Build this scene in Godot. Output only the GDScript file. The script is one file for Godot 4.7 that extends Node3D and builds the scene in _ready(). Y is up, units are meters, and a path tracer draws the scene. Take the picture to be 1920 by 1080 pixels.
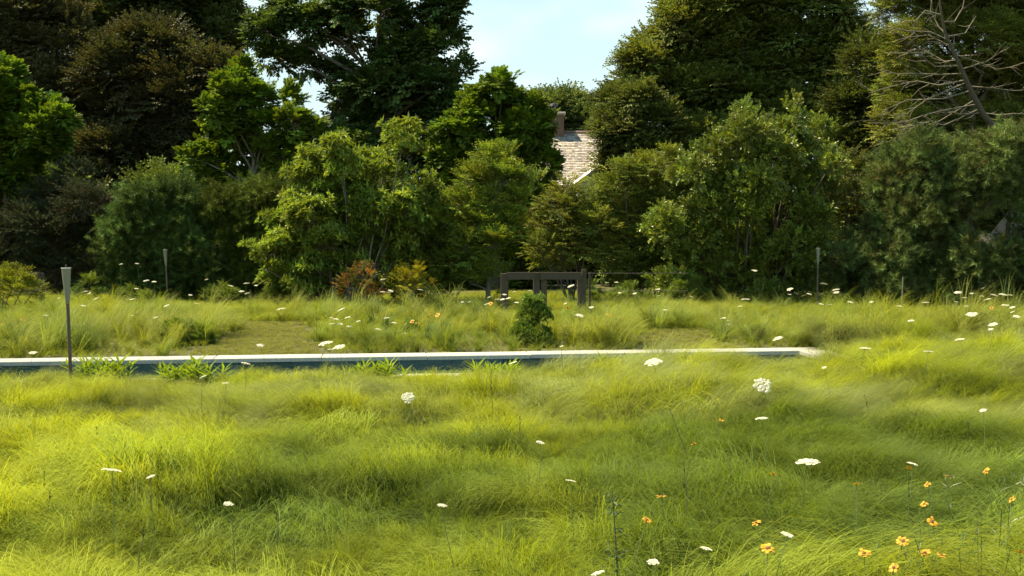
extends Node3D
# A meadow garden with a narrow swimming pool, flowering shrubs and trees behind it.

const FOCAL := 2059.0        # focal length in pixels of a 1920 wide picture
const EYE := Vector3(0, 1.8, 0)
const PITCH := -0.0505

var cam_basis: Basis
var rng := RandomNumberGenerator.new()
var used := {}
var mats := {}
var n_hills := FastNoiseLite.new()
var n_fine := FastNoiseLite.new()
var n_flow := FastNoiseLite.new()
var n_patch := FastNoiseLite.new()
var pool_at: Transform3D
const POOL_LEN := 18.0
const POOL_WID := 2.84
const COPING := 0.42

# ------------------------------------------------------------------ helpers
func P(px: float, py: float, z: float) -> Vector3:      # the point at depth z on the ray through a pixel
	var d := cam_basis * Vector3((px - 960.0) / FOCAL, (540.0 - py) / FOCAL, -1.0)
	return EYE + d * (z / -d.z)

func ground_at(px: float, z: float) -> Vector3:
	var p := P(px, 600.0, z)
	return Vector3(p.x, 0, p.z)

func numbered(called: String) -> String:
	if not used.has(called):
		used[called] = 0
		return called
	used[called] += 1
	return "%s_%03d" % [called, used[called]]

func tag(o: Node, label := "", category := "", group := "", kind := "") -> Node:
	if label: o.set_meta("label", label)
	if category: o.set_meta("category", category)
	if group: o.set_meta("group", group)
	if kind: o.set_meta("kind", kind)
	return o

func thing(called: String, at: Vector3, label: String, category: String, group := "") -> Node3D:
	var o := Node3D.new()
	o.name = numbered(called)
	add_child(o)
	o.position = at
	tag(o, label, category, group)
	return o

func part(parent: Node, called: String, mesh: Mesh, m: Material) -> MeshInstance3D:
	var o := MeshInstance3D.new()
	o.name = numbered(called) if parent == self else called
	o.mesh = mesh
	o.material_override = m
	parent.add_child(o, true)
	return o

func lin(r: float, g: float, b: float) -> Color:
	return Color(r, g, b).linear_to_srgb()

func plain(r: float, g: float, b: float, rough := 0.8, metal := 0.0, spec := 0.5) -> StandardMaterial3D:
	var m := StandardMaterial3D.new()
	m.albedo_color = lin(r, g, b)
	m.roughness = rough
	m.metallic = metal
	m.metallic_specular = spec
	return m

func leaf_mat(rough: float, back: float, spec: float) -> StandardMaterial3D:
	var key := "%s %s %s" % [rough, back, spec]
	if not mats.has(key):
		var m := StandardMaterial3D.new()
		m.vertex_color_use_as_albedo = true
		m.roughness = rough
		m.metallic_specular = spec
		m.backlight_enabled = true
		m.backlight = lin(back, back * 0.95, back * 0.35)
		m.cull_mode = BaseMaterial3D.CULL_DISABLED
		mats[key] = m
	return mats[key]

func noise_tex(seed_: int, freq: float, a: Color, b: Color, size := 512, normal := false) -> NoiseTexture2D:
	var n := FastNoiseLite.new()
	n.seed = seed_
	n.frequency = freq
	n.fractal_octaves = 5
	var t := NoiseTexture2D.new()
	t.width = size
	t.height = size
	t.seamless = true
	t.noise = n
	if normal:
		t.as_normal_map = true
		t.bump_strength = 4.0
	else:
		var g := Gradient.new()
		g.set_color(0, a)
		g.set_color(1, b)
		t.color_ramp = g
	return t

func textured(seed_: int, a: Color, b: Color, scale_: float, rough := 0.9, spec := 0.3, freq := 0.02) -> StandardMaterial3D:
	var m := StandardMaterial3D.new()
	m.albedo_texture = noise_tex(seed_, freq, a, b)
	m.uv1_triplanar = true
	m.uv1_world_triplanar = true
	m.uv1_scale = Vector3.ONE * scale_
	m.roughness = rough
	m.metallic_specular = spec
	return m

# a mesh in the making: triangles, with a colour each corner
class Build:
	var v := PackedVector3Array()
	var n := PackedVector3Array()
	var c := PackedColorArray()
	var smooth := false
	func tri(a: Vector3, b: Vector3, d: Vector3, col := Color.WHITE) -> void:
		v.append(a); v.append(b); v.append(d)
		c.append(col); c.append(col); c.append(col)
		if smooth:
			var q := (d - a).cross(b - a).normalized()
			n.append(q); n.append(q); n.append(q)
	func quad(a: Vector3, b: Vector3, d: Vector3, e: Vector3, col := Color.WHITE) -> void:
		tri(a, b, d, col)
		tri(a, d, e, col)
	func tube(pts: Array, radii: Array, sides: int, col := Color.WHITE) -> void:
		var rings := []
		var k := pts.size()
		var side := Vector3.RIGHT
		for i in k:
			var t: Vector3 = (pts[mini(i + 1, k - 1)] - pts[maxi(i - 1, 0)]).normalized()
			var s := (side - t * side.dot(t))
			if s.length() < 0.05:
				s = Vector3.FORWARD - t * t.z * -1.0
			s = s.normalized()
			side = s
			var u := t.cross(s)
			var ring := []
			for j in sides:
				var a := TAU * j / sides
				ring.append([pts[i] + (s * cos(a) + u * sin(a)) * radii[i], s * cos(a) + u * sin(a)])
			rings.append(ring)
		for i in k - 1:
			for j in sides:
				var a = rings[i][j]
				var b = rings[i][(j + 1) % sides]
				var d = rings[i + 1][(j + 1) % sides]
				var e = rings[i + 1][j]
				if smooth:
					v.append_array([a[0], d[0], b[0], a[0], e[0], d[0]])
					n.append_array([a[1], d[1], b[1], a[1], e[1], d[1]])
					for q in 6: c.append(col)
				else:
					quad(a[0], b[0], d[0], e[0], col)
	func lathe(profile: Array, sides: int, col := Color.WHITE) -> void:      # [radius, height] pairs, bottom to top
		for i in profile.size() - 1:
			for j in sides:
				var a0 := TAU * j / sides
				var a1 := TAU * (j + 1) / sides
				var p: Array = profile[i]
				var q: Array = profile[i + 1]
				quad(Vector3(cos(a0) * p[0], p[1], sin(a0) * p[0]), Vector3(cos(a1) * p[0], p[1], sin(a1) * p[0]), Vector3(cos(a1) * q[0], q[1], sin(a1) * q[0]), Vector3(cos(a0) * q[0], q[1], sin(a0) * q[0]), col)
	func box(lo: Vector3, hi: Vector3, bev := 0.0, col := Color.WHITE) -> void:       # upper edges chamfered
		var y1 := hi.y - bev
		var r := [Vector3(lo.x, 0, lo.z), Vector3(hi.x, 0, lo.z), Vector3(hi.x, 0, hi.z), Vector3(lo.x, 0, hi.z)]
		var t := [Vector3(lo.x + bev, hi.y, lo.z + bev), Vector3(hi.x - bev, hi.y, lo.z + bev), Vector3(hi.x - bev, hi.y, hi.z - bev), Vector3(lo.x + bev, hi.y, hi.z - bev)]
		for i in 4:
			var a: Vector3 = r[i]
			var b: Vector3 = r[(i + 1) % 4]
			quad(a + Vector3.UP * lo.y, b + Vector3.UP * lo.y, b + Vector3.UP * y1, a + Vector3.UP * y1, col)
			if bev > 0: quad(a + Vector3.UP * y1, b + Vector3.UP * y1, t[(i + 1) % 4], t[i], col)
		quad(t[0], t[1], t[2], t[3], col)
		quad(r[3] + Vector3.UP * lo.y, r[2] + Vector3.UP * lo.y, r[1] + Vector3.UP * lo.y, r[0] + Vector3.UP * lo.y, col)
	func mesh() -> ArrayMesh:
		var a := []
		a.resize(Mesh.ARRAY_MAX)
		a[Mesh.ARRAY_VERTEX] = v
		a[Mesh.ARRAY_COLOR] = c
		if smooth: a[Mesh.ARRAY_NORMAL] = n
		var m := ArrayMesh.new()
		m.add_surface_from_arrays(Mesh.PRIMITIVE_TRIANGLES, a)
		return m

class Copies:
	var rows := PackedFloat32Array()
	var count := 0
	func put(b: Basis, o: Vector3, c: Color) -> void:
		rows.append_array([b.x.x, b.y.x, b.z.x, o.x, b.x.y, b.y.y, b.z.y, o.y, b.x.z, b.y.z, b.z.z, o.z, c.r, c.g, c.b, 1.0])
		count += 1

func scatter(parent: Node, called: String, copies: Copies, mesh: Mesh, m: Material) -> MultiMeshInstance3D:
	var mm := MultiMesh.new()
	mm.transform_format = MultiMesh.TRANSFORM_3D
	mm.use_colors = true
	mm.mesh = mesh
	mm.instance_count = copies.count
	mm.buffer = copies.rows
	var o := MultiMeshInstance3D.new()
	o.name = numbered(called) if parent == self else called
	o.multimesh = mm
	o.material_override = m
	parent.add_child(o, true)
	o.set_meta("kind", "stuff")
	return o

func rnd(a: float, b: float) -> float:
	return rng.randf_range(a, b)

func ball() -> Vector3:
	var y := rnd(-1, 1)
	var a := rnd(0, TAU)
	var r := sqrt(1 - y * y)
	return Vector3(r * cos(a), y, r * sin(a))

func grey(k: float) -> Color:
	return Color(k, k, k)

# ------------------------------------------------------------------ leaves
func leaf(b: Build, at: Vector3, d: Vector3, up: Vector3, length: float, width: float, shape: String, col: Color) -> void:
	d = d.normalized()
	var s := d.cross(up).normalized()
	var n := s.cross(d)
	if shape == "star":
		var mid := at + d * length * 0.45
		var reach := [0.0, 0.95, 1.0, 1.1, 1.0, 0.95]
		var k := 5
		for i in k:
			var a := -2.0 + i * 1.0
			var a0 := a - 0.5
			var a1 := a + 0.5
			var r := length * 0.58 * (1.0 if i == 2 else 0.92)
			var ri := length * 0.3
			var tip := mid + (d * cos(a) + s * sin(a)) * r - n * length * 0.08
			var v0 := mid + (d * cos(a0) + s * sin(a0)) * ri
			var v1 := mid + (d * cos(a1) + s * sin(a1)) * ri
			b.tri(mid, v0, tip, col)
			b.tri(mid, tip, v1, col)
		b.tri(mid, mid + (d * cos(2.5) + s * sin(2.5)) * length * 0.3, at, col)
		b.tri(mid, at, mid + (d * cos(-2.5) + s * sin(-2.5)) * length * 0.3, col)
		return
	var m := 0.5 if shape == "oval" else 0.42
	var mid := at + d * length * m - n * width * 0.12
	var l := at + d * length * m - s * width * 0.5 + n * width * 0.1
	var r := at + d * length * m + s * width * 0.5 + n * width * 0.1
	var tip := at + d * length - n * length * 0.12
	if shape == "oval":
		var l2 := at + d * length * 0.76 - s * width * 0.36 + n * width * 0.02
		var r2 := at + d * length * 0.76 + s * width * 0.36 + n * width * 0.02
		b.tri(at, l, mid, col); b.tri(at, mid, r, col)
		b.tri(l, l2, mid, col); b.tri(mid, r2, r, col)
		b.tri(l2, tip, mid, col); b.tri(mid, tip, r2, col)
	else:
		b.tri(at, l, mid, col); b.tri(at, mid, r, col)
		b.tri(l, tip, mid, col); b.tri(mid, tip, r, col)

func spray(seed_: int, how: Dictionary) -> ArrayMesh:      # a leafy shoot along +Y, its upper side towards +Z
	rng.seed = seed_
	var b := Build.new()
	var size: float = how.size
	var twig := Color(0.75, 0.55, 0.9) * 0.7
	var shoots: int = how.get("shoots", 4)
	for s in shoots:
		var fan: float = (float(s) / maxi(shoots - 1, 1) - 0.5) * how.get("fan", 1.6)
		var from := Vector3(0, size * 0.45 * absf(rnd(0, 1)) if s > 0 else 0.0, 0)
		var dir := Vector3(sin(fan), cos(fan), rnd(-0.35, 0.45)).normalized()
		if how.get("round", false):
			dir = (Vector3(rnd(-1, 1), rnd(0.2, 1.2), rnd(-1, 1))).normalized()
		var len_ := size * rnd(0.55, 0.95)
		var end := from + dir * len_
		b.tube([from, end], [size * 0.012, size * 0.005], 3, twig)
		var count: int = how.count
		var tone := grey(rnd(0.55, 1.5))
		if how.kind == "needle":
			for i in count:
				var t := rnd(0.15, 1.0)
				var q := ball()
				q = (q - dir * q.dot(dir)).normalized()
				var nd := (dir * rnd(0.5, 1.1) + q).normalized()
				var a := from.lerp(end, t)
				var side: Vector3 = nd.cross(ball()).normalized() * how.width
				b.tri(a - side, a + nd * how.length * rnd(0.8, 1.15), a + side, tone * rnd(0.7, 1.3))
			continue
		for i in count:
			var t := (i + rnd(0.2, 1.0)) / count
			var a := from.lerp(end, 0.2 + 0.8 * t)
			var turn := i * 2.4 + rnd(-0.5, 0.5)
			var out := Vector3.ZERO
			if how.kind == "whorl":
				var x := dir.cross(Vector3(0.3, 0.1, 1)).normalized()
				var y := dir.cross(x)
				a = from.lerp(end, rnd(0.86, 1.0))
				out = dir * rnd(0.15, 0.8) + (x * cos(turn) + y * sin(turn))
			else:
				var x := dir.cross(Vector3(0, 0, 1)).normalized()
				out = dir * rnd(0.3, 0.9) + x * (1.0 if i % 2 else -1.0) * rnd(0.5, 1.0) + Vector3(0, 0, rnd(-0.3, 0.4))
			out += Vector3(0, 0, -how.get("droop", 0.2)) * rnd(0.3, 1.6)
			var up: Vector3 = (Vector3(0, 0.25, 1) + ball() * how.get("tumble", 0.5)).normalized()
			var col := grey(rnd(0.55, 1.55))
			if rng.randf() < 0.1: col = Color(1.35, 1.15, 0.9)
			leaf(b, a, out, up, how.length * rnd(0.7, 1.15), how.width * rnd(0.8, 1.15), how.shape, col)
	var made := b.mesh()
	shoot_len[made] = size
	return made

# ------------------------------------------------------------------ trees and shrubs
# lobes: [px, py, half width, half height] in pixels of the photograph at the tree's own depth z, optional fifth: metres behind (+) or before (-)
func tree(called: String, label: String, category: String, group: String, z: float, base_px: float, lobes: Array, mesh: ArrayMesh, tint: Color, o := {}) -> Node3D:
	rng.seed = hash(label)
	var base := ground_at(base_px, z)
	var root := thing(called, base, label, category, group)
	var copies := Copies.new()
	var wood := Build.new()
	wood.smooth = true
	var stems: int = o.get("stems", 1)
	var trunk_r: float = o.get("trunk", 0.14)
	var top := Vector3.ZERO
	var centres := []
	var spread: float = o.get("depth", 1.0)
	var wide := 0.0
	for l in lobes:
		wide = maxf(wide, absf(l[0] - base_px) * z / FOCAL)
	for l in lobes:
		var dz: float = l[4] if l.size() > 4 else rnd(-0.6, 0.6) * clampf(wide * 0.7, 0.3, 3.0) * spread
		var c := P(l[0], l[1], z + dz)
		var k := (z + dz) / FOCAL
		var reach: float = shoot_len[mesh] * o.get("scale", 1.0) * 0.3
		var lr: Vector3 = Vector3(l[2] * k, l[3] * k, (l[2] + l[3]) * 0.5 * k) * o.get("thin", 1.0)
		lr = Vector3(maxf(lr.x - reach, lr.x * 0.6), maxf(lr.y - reach, lr.y * 0.6), maxf(lr.z - reach, lr.z * 0.6))
		centres.append([c, lr])
		top += c / lobes.size()
		if c.y > top.y + 3.0: pass
	var highest := 0.0
	for q in centres: highest = maxf(highest, q[0].y)
	# trunk
	var trunk_top := Vector3(top.x, lerpf(top.y, highest, 0.55), top.z)
	var spine := []
	for i in 7:
		var t := i / 6.0
		var p := base.lerp(trunk_top, t) + Vector3(rnd(-1, 1), 0, rnd(-1, 1)) * 0.06 * highest * 0.3 * sin(t * PI)
		p.x = lerpf(base.x, p.x, clampf(t * 1.5, 0, 1))
		spine.append(p - base)
	spine[0] -= Vector3.UP * 0.1
	if stems == 1:
		var radii := []
		for i in 7: radii.append(trunk_r * (1.0 - 0.8 * i / 6.0) * (1.35 if i == 0 else 1.0))
		wood.tube(spine, radii, 8)
	for q in centres:
		var c: Vector3 = q[0] - base
		var r: Vector3 = q[1]
		var a := Vector3.ZERO
		var ra := trunk_r * 0.4
		if stems == 1:
			var f := clampf((c.y - r.y) / maxf(spine[6].y, 0.1) * 0.8, 0.12, 0.95) * 6.0
			var i0 := mini(int(f), 5)
			a = spine[i0].lerp(spine[i0 + 1], f - i0)
			ra = trunk_r * (1.0 - 0.8 * f / 6.0) * 0.6
		else:
			a = Vector3(rnd(-1, 1) * 0.25, -0.05, rnd(-1, 1) * 0.2) * o.get("foot", 1.0)
			a.x += clampf(c.x * 0.35, -1.2, 1.2) * o.get("foot", 1.0)
			ra = trunk_r * 0.5
			wood.tube([Vector3(0, -0.06, 0), a], [ra, ra], 5)
		var m := a.lerp(c, 0.5) + (Vector3(0, 0.12, 0) + ball() * 0.12) * a.distance_to(c)
		var pts := []
		var rad := []
		for i in 6:
			var t := i / 5.0
			pts.append(a.lerp(m, t).lerp(m.lerp(c, t), t) + ball() * 0.02 * a.distance_to(c))
			rad.append(lerpf(ra, maxf(ra * 0.25, 0.008), t))
		wood.tube(pts, rad, 5)
		# clumps of shoots round the lobe
		var rs := clampf(minf(r.x, r.y) * o.get("clump", 0.42), 0.14, 0.85)
		var area := 4.0 * PI * (r.x * r.y + r.x * r.z + r.y * r.z) / 3.0
		var clumps := maxi(4, int(area / (PI * rs * rs) * o.get("cover", 0.9)))
		var per: int = maxi(4, int(o.get("density", 9.0) * 1.45 * 4.0 * PI * rs * rs))
		for j in clumps:
			var d := ball()
			if d.y < -0.35 and rng.randf() < 0.5: d.y = -d.y
			var cc := c + d * r * rnd(0.55, 0.98)
			var mid := c.lerp(cc, 0.5) + ball() * 0.1 * rs
			wood.tube([c, mid, cc], [maxf(ra * 0.22, 0.007), maxf(ra * 0.15, 0.005), 0.003], 3)
			var tone := rnd(0.72, 1.28)
			var warm := rnd(-0.12, 0.12)
			for i in per:
				var e := (ball() + d * 0.45 + Vector3.UP * 0.15).normalized()
				var p := cc + e * rs * rnd(0.35, 0.95) * Vector3(1, 0.75, 1)
				var y: Vector3 = (e + d * 0.5 + Vector3.UP * o.get("rise", 0.25) + ball() * 0.45).normalized()
				var zz: Vector3 = Vector3.UP - y * y.y
				if zz.length() < 0.15: zz = ball() - y * ball().dot(y)
				zz = (zz - y * zz.dot(y)).normalized()
				if o.get("any_way", false):
					zz = zz.rotated(y, rnd(0, TAU))
				var x: Vector3 = y.cross(zz)
				var k: float = o.get("scale", 1.0) * rnd(0.75, 1.25)
				var f: float = tone * (1.0 + rnd(-1.0, 1.0) * o.get("vary", 0.25))
				var col := Color(tint.r * f * (1.0 + warm), tint.g * f, tint.b * f) * 1.5
				if o.has("second") and rng.randf() < o.second_share: col = o.second * f
				copies.put(Basis(x, y, zz).scaled(Vector3.ONE) * Basis.from_scale(Vector3.ONE * k), p, col)
	var bark: Material = o.get("bark", mats.bark)
	part(root, "trunk", wood.mesh(), bark)
	scatter(root, "crown", copies, mesh, leaf_mat(o.get("rough", 0.5), o.get("back", 0.85), o.get("spec", 0.3) * 0.75))
	total_sprays += copies.count
	return root

var total_sprays := 0
var shoot_len := {}

# ------------------------------------------------------------------ grass
func tuft(seed_: int, how: Dictionary) -> ArrayMesh:
	rng.seed = seed_
	var b := Build.new()
	var segs: int = how.get("segs", 5)
	var locks := []                                       # blades cling together in locks
	for i in maxi(5, int(how.count / 9.0)):
		var straw: bool = rng.randf() < how.get("straw", 0.12)
		locks.append({"az": rnd(0, TAU) if rng.randf() > how.lean else rng.randfn(0.0, 0.5), "tilt": rnd(0.02, how.get("open", 0.5)), "bend": how.droop * rnd(0.55, 1.25), "length": how.length * rnd(0.6, 1.1), "straw": straw, "tone": Color(1.5, 1.3, 3.0) * rnd(0.75, 1.2) if straw else grey(rnd(0.55, 1.45)), "at": Vector3(rnd(-1, 1), 0, rnd(-1, 1)) * how.base * 0.7})
	for i in how.count:
		var lock: Dictionary = locks[i % locks.size()]
		var a0 := rnd(0, TAU)
		var at: Vector3 = lock.at + Vector3(cos(a0), 0, sin(a0)) * sqrt(rng.randf()) * how.base * 0.45 + Vector3(0, -0.02, 0)
		var az: float = lock.az + rng.randfn(0.0, 0.2)
		var tilt: float = lock.tilt + rnd(-0.08, 0.08)
		var bend: float = lock.bend * rnd(0.85, 1.15)
		var length: float = lock.length * rnd(0.75, 1.12)
		var w: float = how.width * rnd(0.7, 1.2)
		var straw: bool = lock.straw
		var col: Color = lock.tone * rnd(0.8, 1.2)
		if straw: w *= 0.8
		var side := Vector3(-sin(az), 0, cos(az)).rotated(Vector3.UP, rnd(-0.9, 0.9))
		var p := at
		var prev_l := p - side * w * 0.5
		var prev_r := p + side * w * 0.5
		var drift := rnd(-0.25, 0.25)
		for s in segs:
			var t := (s + 1.0) / segs
			var th := tilt + bend * t * t
			az += drift / segs
			p += Vector3(sin(th) * cos(az), cos(th), sin(th) * sin(az)) * length / segs
			if p.y < 0.03: p.y = 0.03 + 0.01 * t
			var ww := w * (1.0 - t * t * 0.95)
			if straw and t > 0.6: ww = w * 1.3 * (1.15 - t)
			var l := p - side * ww * 0.5
			var rr := p + side * ww * 0.5
			b.tri(prev_l, l, prev_r, col)
			if s < segs - 1: b.tri(prev_r, l, rr, col)
			prev_l = l
			prev_r = rr
	return b.mesh()

func pool_local(x: float, z: float) -> Vector3:
	return pool_at.affine_inverse() * Vector3(x, 0, z)

func in_pool(x: float, z: float, grow: float) -> bool:
	var q := pool_local(x, z)
	return q.x > -grow and q.x < POOL_LEN + grow and q.z < grow and q.z > -POOL_WID - grow

func on_path(x: float, z: float) -> float:      # above 0: the mown strips that lead from the pool to the trees
	var d := -z
	var wob := n_fine.get_noise_2d(x * 0.7 + 40.0, z * 0.7) * 0.45
	var a := -1.0
	if d > 15.8 and d < 21.8:
		var cx := lerpf(-3.75, -4.55, (d - 16.3) / 4.4)
		a = lerpf(0.95, 0.62, clampf((d - 16.3) / 4.4, 0, 1)) - absf(x - cx) + wob
	var c := -1.0
	if d > 15.8 and d < 20.2:
		c = lerpf(0.72, 0.5, clampf((d - 16.8) / 3.0, 0, 1)) - absf(x - lerpf(2.75, 2.95, (d - 16.8) / 3.0)) + wob
	return maxf(a, c)

func flow(x: float, z: float) -> float:
	return 0.35 + n_flow.get_noise_2d(x, z) * 2.6 + n_fine.get_noise_2d(x * 0.5, z * 0.5 + 90.0) * 0.7

func upright(a: float, k: Vector3) -> Basis:
	return Basis(Vector3.UP, -a) * Basis.from_scale(k)

# ------------------------------------------------------------------ scene
func _ready() -> void:
	# camera
	var cam := Camera3D.new()
	cam.name = "camera"
	add_child(cam)
	cam.position = EYE
	cam.rotation.x = PITCH
	cam_basis = Basis(Vector3.RIGHT, PITCH)
	cam.fov = rad_to_deg(2.0 * atan(540.0 / FOCAL))
	cam.near = 0.1
	cam.far = 2000.0
	cam.current = true
	# sky, sun, exposure
	var env := Environment.new()
	env.background_mode = Environment.BG_SKY
	env.tonemap_mode = Environment.TONE_MAPPER_LINEAR
	env.tonemap_exposure = 2.9
	env.sdfgi_enabled = true
	env.ssao_enabled = true
	env.ssil_enabled = true
	var sm := ProceduralSkyMaterial.new()
	sm.sky_top_color = lin(0.10, 0.22, 0.32)
	sm.sky_horizon_color = lin(0.345, 0.41, 0.375)
	sm.sky_curve = 0.25
	sm.ground_bottom_color = lin(0.05, 0.06, 0.03)
	sm.ground_horizon_color = lin(0.2, 0.24, 0.16)
	sm.sky_cover = cloud_cover()
	sm.sky_cover_modulate = Color(1, 1, 1, 0.8)
	var sky := Sky.new()
	sky.sky_material = sm
	env.sky = sky
	env.background_energy_multiplier = 1.0
	var we := WorldEnvironment.new()
	we.environment = env
	add_child(we)
	var sun := DirectionalLight3D.new()
	sun.name = "sun"
	add_child(sun)
	sun.light_energy = 1.6
	sun.light_color = Color(1.0, 0.93, 0.80)
	sun.light_angular_distance = 0.5
	sun.shadow_enabled = true
	sun.look_at_from_position(Vector3(-0.47, 0.84, -0.14) * 100.0, Vector3.ZERO)

	n_hills.seed = 3; n_hills.frequency = 0.22; n_hills.fractal_octaves = 2
	n_fine.seed = 8; n_fine.frequency = 0.75; n_fine.fractal_octaves = 2
	n_flow.seed = 5; n_flow.frequency = 0.11; n_flow.fractal_octaves = 2
	n_patch.seed = 21; n_patch.frequency = 0.16; n_patch.fractal_octaves = 3
	mats.bark = textured(4, lin(0.05, 0.04, 0.028), lin(0.16, 0.135, 0.10), 3.0)
	mats.pale_bark = textured(6, lin(0.10, 0.083, 0.062), lin(0.25, 0.22, 0.17), 4.0)

	var far_edge := Vector3(4.68, 0, -16.9)
	var along := Vector3(-11.85, 0, 1.52).normalized()
	pool_at = Transform3D(Basis(along, Vector3.UP, along.cross(Vector3.UP)), far_edge)

	ground()
	pool()
	house()
	fences()
	shed()
	woods()
	torches()
	meadow()
	plants()
	flowers()
	print("sprays ", total_sprays)

func cloud_cover() -> ImageTexture:
	var w := 1024
	var h := 512
	var im := Image.create(w, h, false, Image.FORMAT_RGBAF)
	var n := FastNoiseLite.new()
	n.seed = 12
	n.frequency = 1.0
	n.fractal_octaves = 5
	for y in h:
		var up := PI * (0.5 - (y + 0.5) / h)
		for x in w:
			var a := TAU * (x + 0.5) / w
			var d := Vector3(cos(a) * cos(up), sin(up), sin(a) * cos(up))
			var q := d * Vector3(3.2, 9.0, 3.2)
			var k := n.get_noise_3dv(q) * 0.6 + n.get_noise_3dv(q * 2.7 + Vector3(7, 1, 3)) * 0.4
			var s := smoothstep(-0.12, 0.42, k)
			im.set_pixel(x, y, Color(0.11, 0.095, 0.085, s))
	return ImageTexture.create_from_image(im)

func ground() -> void:
	var b := Build.new()
	var x0 := 0.1
	var x1 := POOL_LEN - 0.1
	var z0 := -POOL_WID + 0.1
	var z1 := -0.1
	var far := 600.0
	for r in [[-far, x0, -far, far], [x1, far, -far, far], [x0, x1, -far, z0], [x0, x1, z1, far]]:
		b.quad(Vector3(r[0], 0, r[2]), Vector3(r[1], 0, r[2]), Vector3(r[1], 0, r[3]), Vector3(r[0], 0, r[3]))
	var m := textured(9, lin(0.035, 0.034, 0.014), lin(0.11, 0.105, 0.04), 0.9)
	var g := part(self, "ground", b.mesh(), m)
	g.transform = pool_at
	g.set_meta("kind", "structure")

func pool() -> void:
	var p := thing("swimming_pool", Vector3.ZERO, "narrow swimming pool edged with pale stone coping between two grass banks", "swimming pool")
	p.transform = pool_at
	rng.seed = 77
	var stones := []
	for k in 3:
		var m := textured(30 + k, lin(0.22 + 0.03 * k, 0.215 + 0.03 * k, 0.19 + 0.03 * k), lin(0.36 + 0.03 * k, 0.35 + 0.03 * k, 0.31), 1.7, 0.75)
		stones.append(m)
	var step := 1.5
	var b := Build.new()
	b.box(Vector3(0.004, -0.03, -COPING), Vector3(step - 0.004, 0.03, 0), 0.008)
	var long_stone := b.mesh()
	var n := int(POOL_LEN / step)
	for i in n:
		for side in 2:
			var s := part(p, "coping_stone", long_stone, stones[rng.randi() % 3])
			s.position = Vector3(i * step, rnd(-0.003, 0.003), 0.0 if side == 0 else -POOL_WID + COPING)
	for side in 2:
		b = Build.new()
		var l := POOL_WID - 2 * COPING
		for j in 2:
			b = Build.new()
			b.box(Vector3(0, -0.03, -COPING - l * (j + 1) / 2 + 0.004), Vector3(COPING, 0.03, -COPING - l * j / 2 - 0.004), 0.008)
			var s := part(p, "coping_stone", b.mesh(), stones[rng.randi() % 3])
			s.position = Vector3(0 if side == 0 else POOL_LEN - COPING, 0.001, 0)
	# wall slabs and floor
	var slabs := []
	for k in 3:
		slabs.append(textured(40 + k, lin(0.022 + 0.008 * k, 0.046 + 0.012 * k, 0.042 + 0.012 * k), lin(0.045 + 0.012 * k, 0.078 + 0.014 * k, 0.072 + 0.014 * k), 1.3, 0.8, 0.2))
	var z_far := -COPING + 0.03
	var z_near := -POOL_WID + COPING - 0.03
	b = Build.new()
	b.box(Vector3(0.004, -0.35, -0.04), Vector3(0.746, -0.034, 0.06), 0.0)
	var slab_mesh := b.mesh()
	b = Build.new()
	b.box(Vector3(0.004, -1.5, -0.04), Vector3(0.746, -0.356, 0.055), 0.0)
	var low_mesh := b.mesh()
	for i in int((POOL_LEN - 0.8) / 0.75):
		for side in 2:
			for row in 2:
				var s := part(p, "wall_slab", slab_mesh if row == 0 else low_mesh, slabs[rng.randi() % 3])
				s.position = Vector3(0.4 + i * 0.75, 0, z_far if side == 0 else z_near)
	b = Build.new()
	b.box(Vector3(0.33, -1.5, z_near - 0.1), Vector3(0.40, -0.034, z_far + 0.1))
	b.box(Vector3(POOL_LEN - 0.6, -1.5, z_near - 0.1), Vector3(POOL_LEN - 0.4, -0.034, z_far + 0.1))
	b.box(Vector3(0.3, -1.6, z_near - 0.1), Vector3(POOL_LEN - 0.3, -1.5, z_far + 0.1))
	part(p, "basin", b.mesh(), slabs[1])
	# water
	b = Build.new()
	b.quad(Vector3(0.41, -0.17, z_near + 0.06), Vector3(POOL_LEN - 0.61, -0.17, z_near + 0.06), Vector3(POOL_LEN - 0.61, -0.17, z_far - 0.04), Vector3(0.41, -0.17, z_far - 0.04))
	var wm := StandardMaterial3D.new()
	wm.transparency = BaseMaterial3D.TRANSPARENCY_ALPHA
	wm.albedo_color = Color(0.06, 0.30, 0.30, 0.35)
	wm.roughness = 0.03
	wm.uv1_triplanar = true
	wm.uv1_scale = Vector3.ONE * 1.5
	wm.normal_enabled = true
	wm.normal_texture = noise_tex(17, 0.015, Color.BLACK, Color.WHITE, 512, true)
	wm.normal_scale = 0.12
	var w := part(self, "water", b.mesh(), wm)
	w.transform = pool_at
	w.set_meta("kind", "structure")

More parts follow.
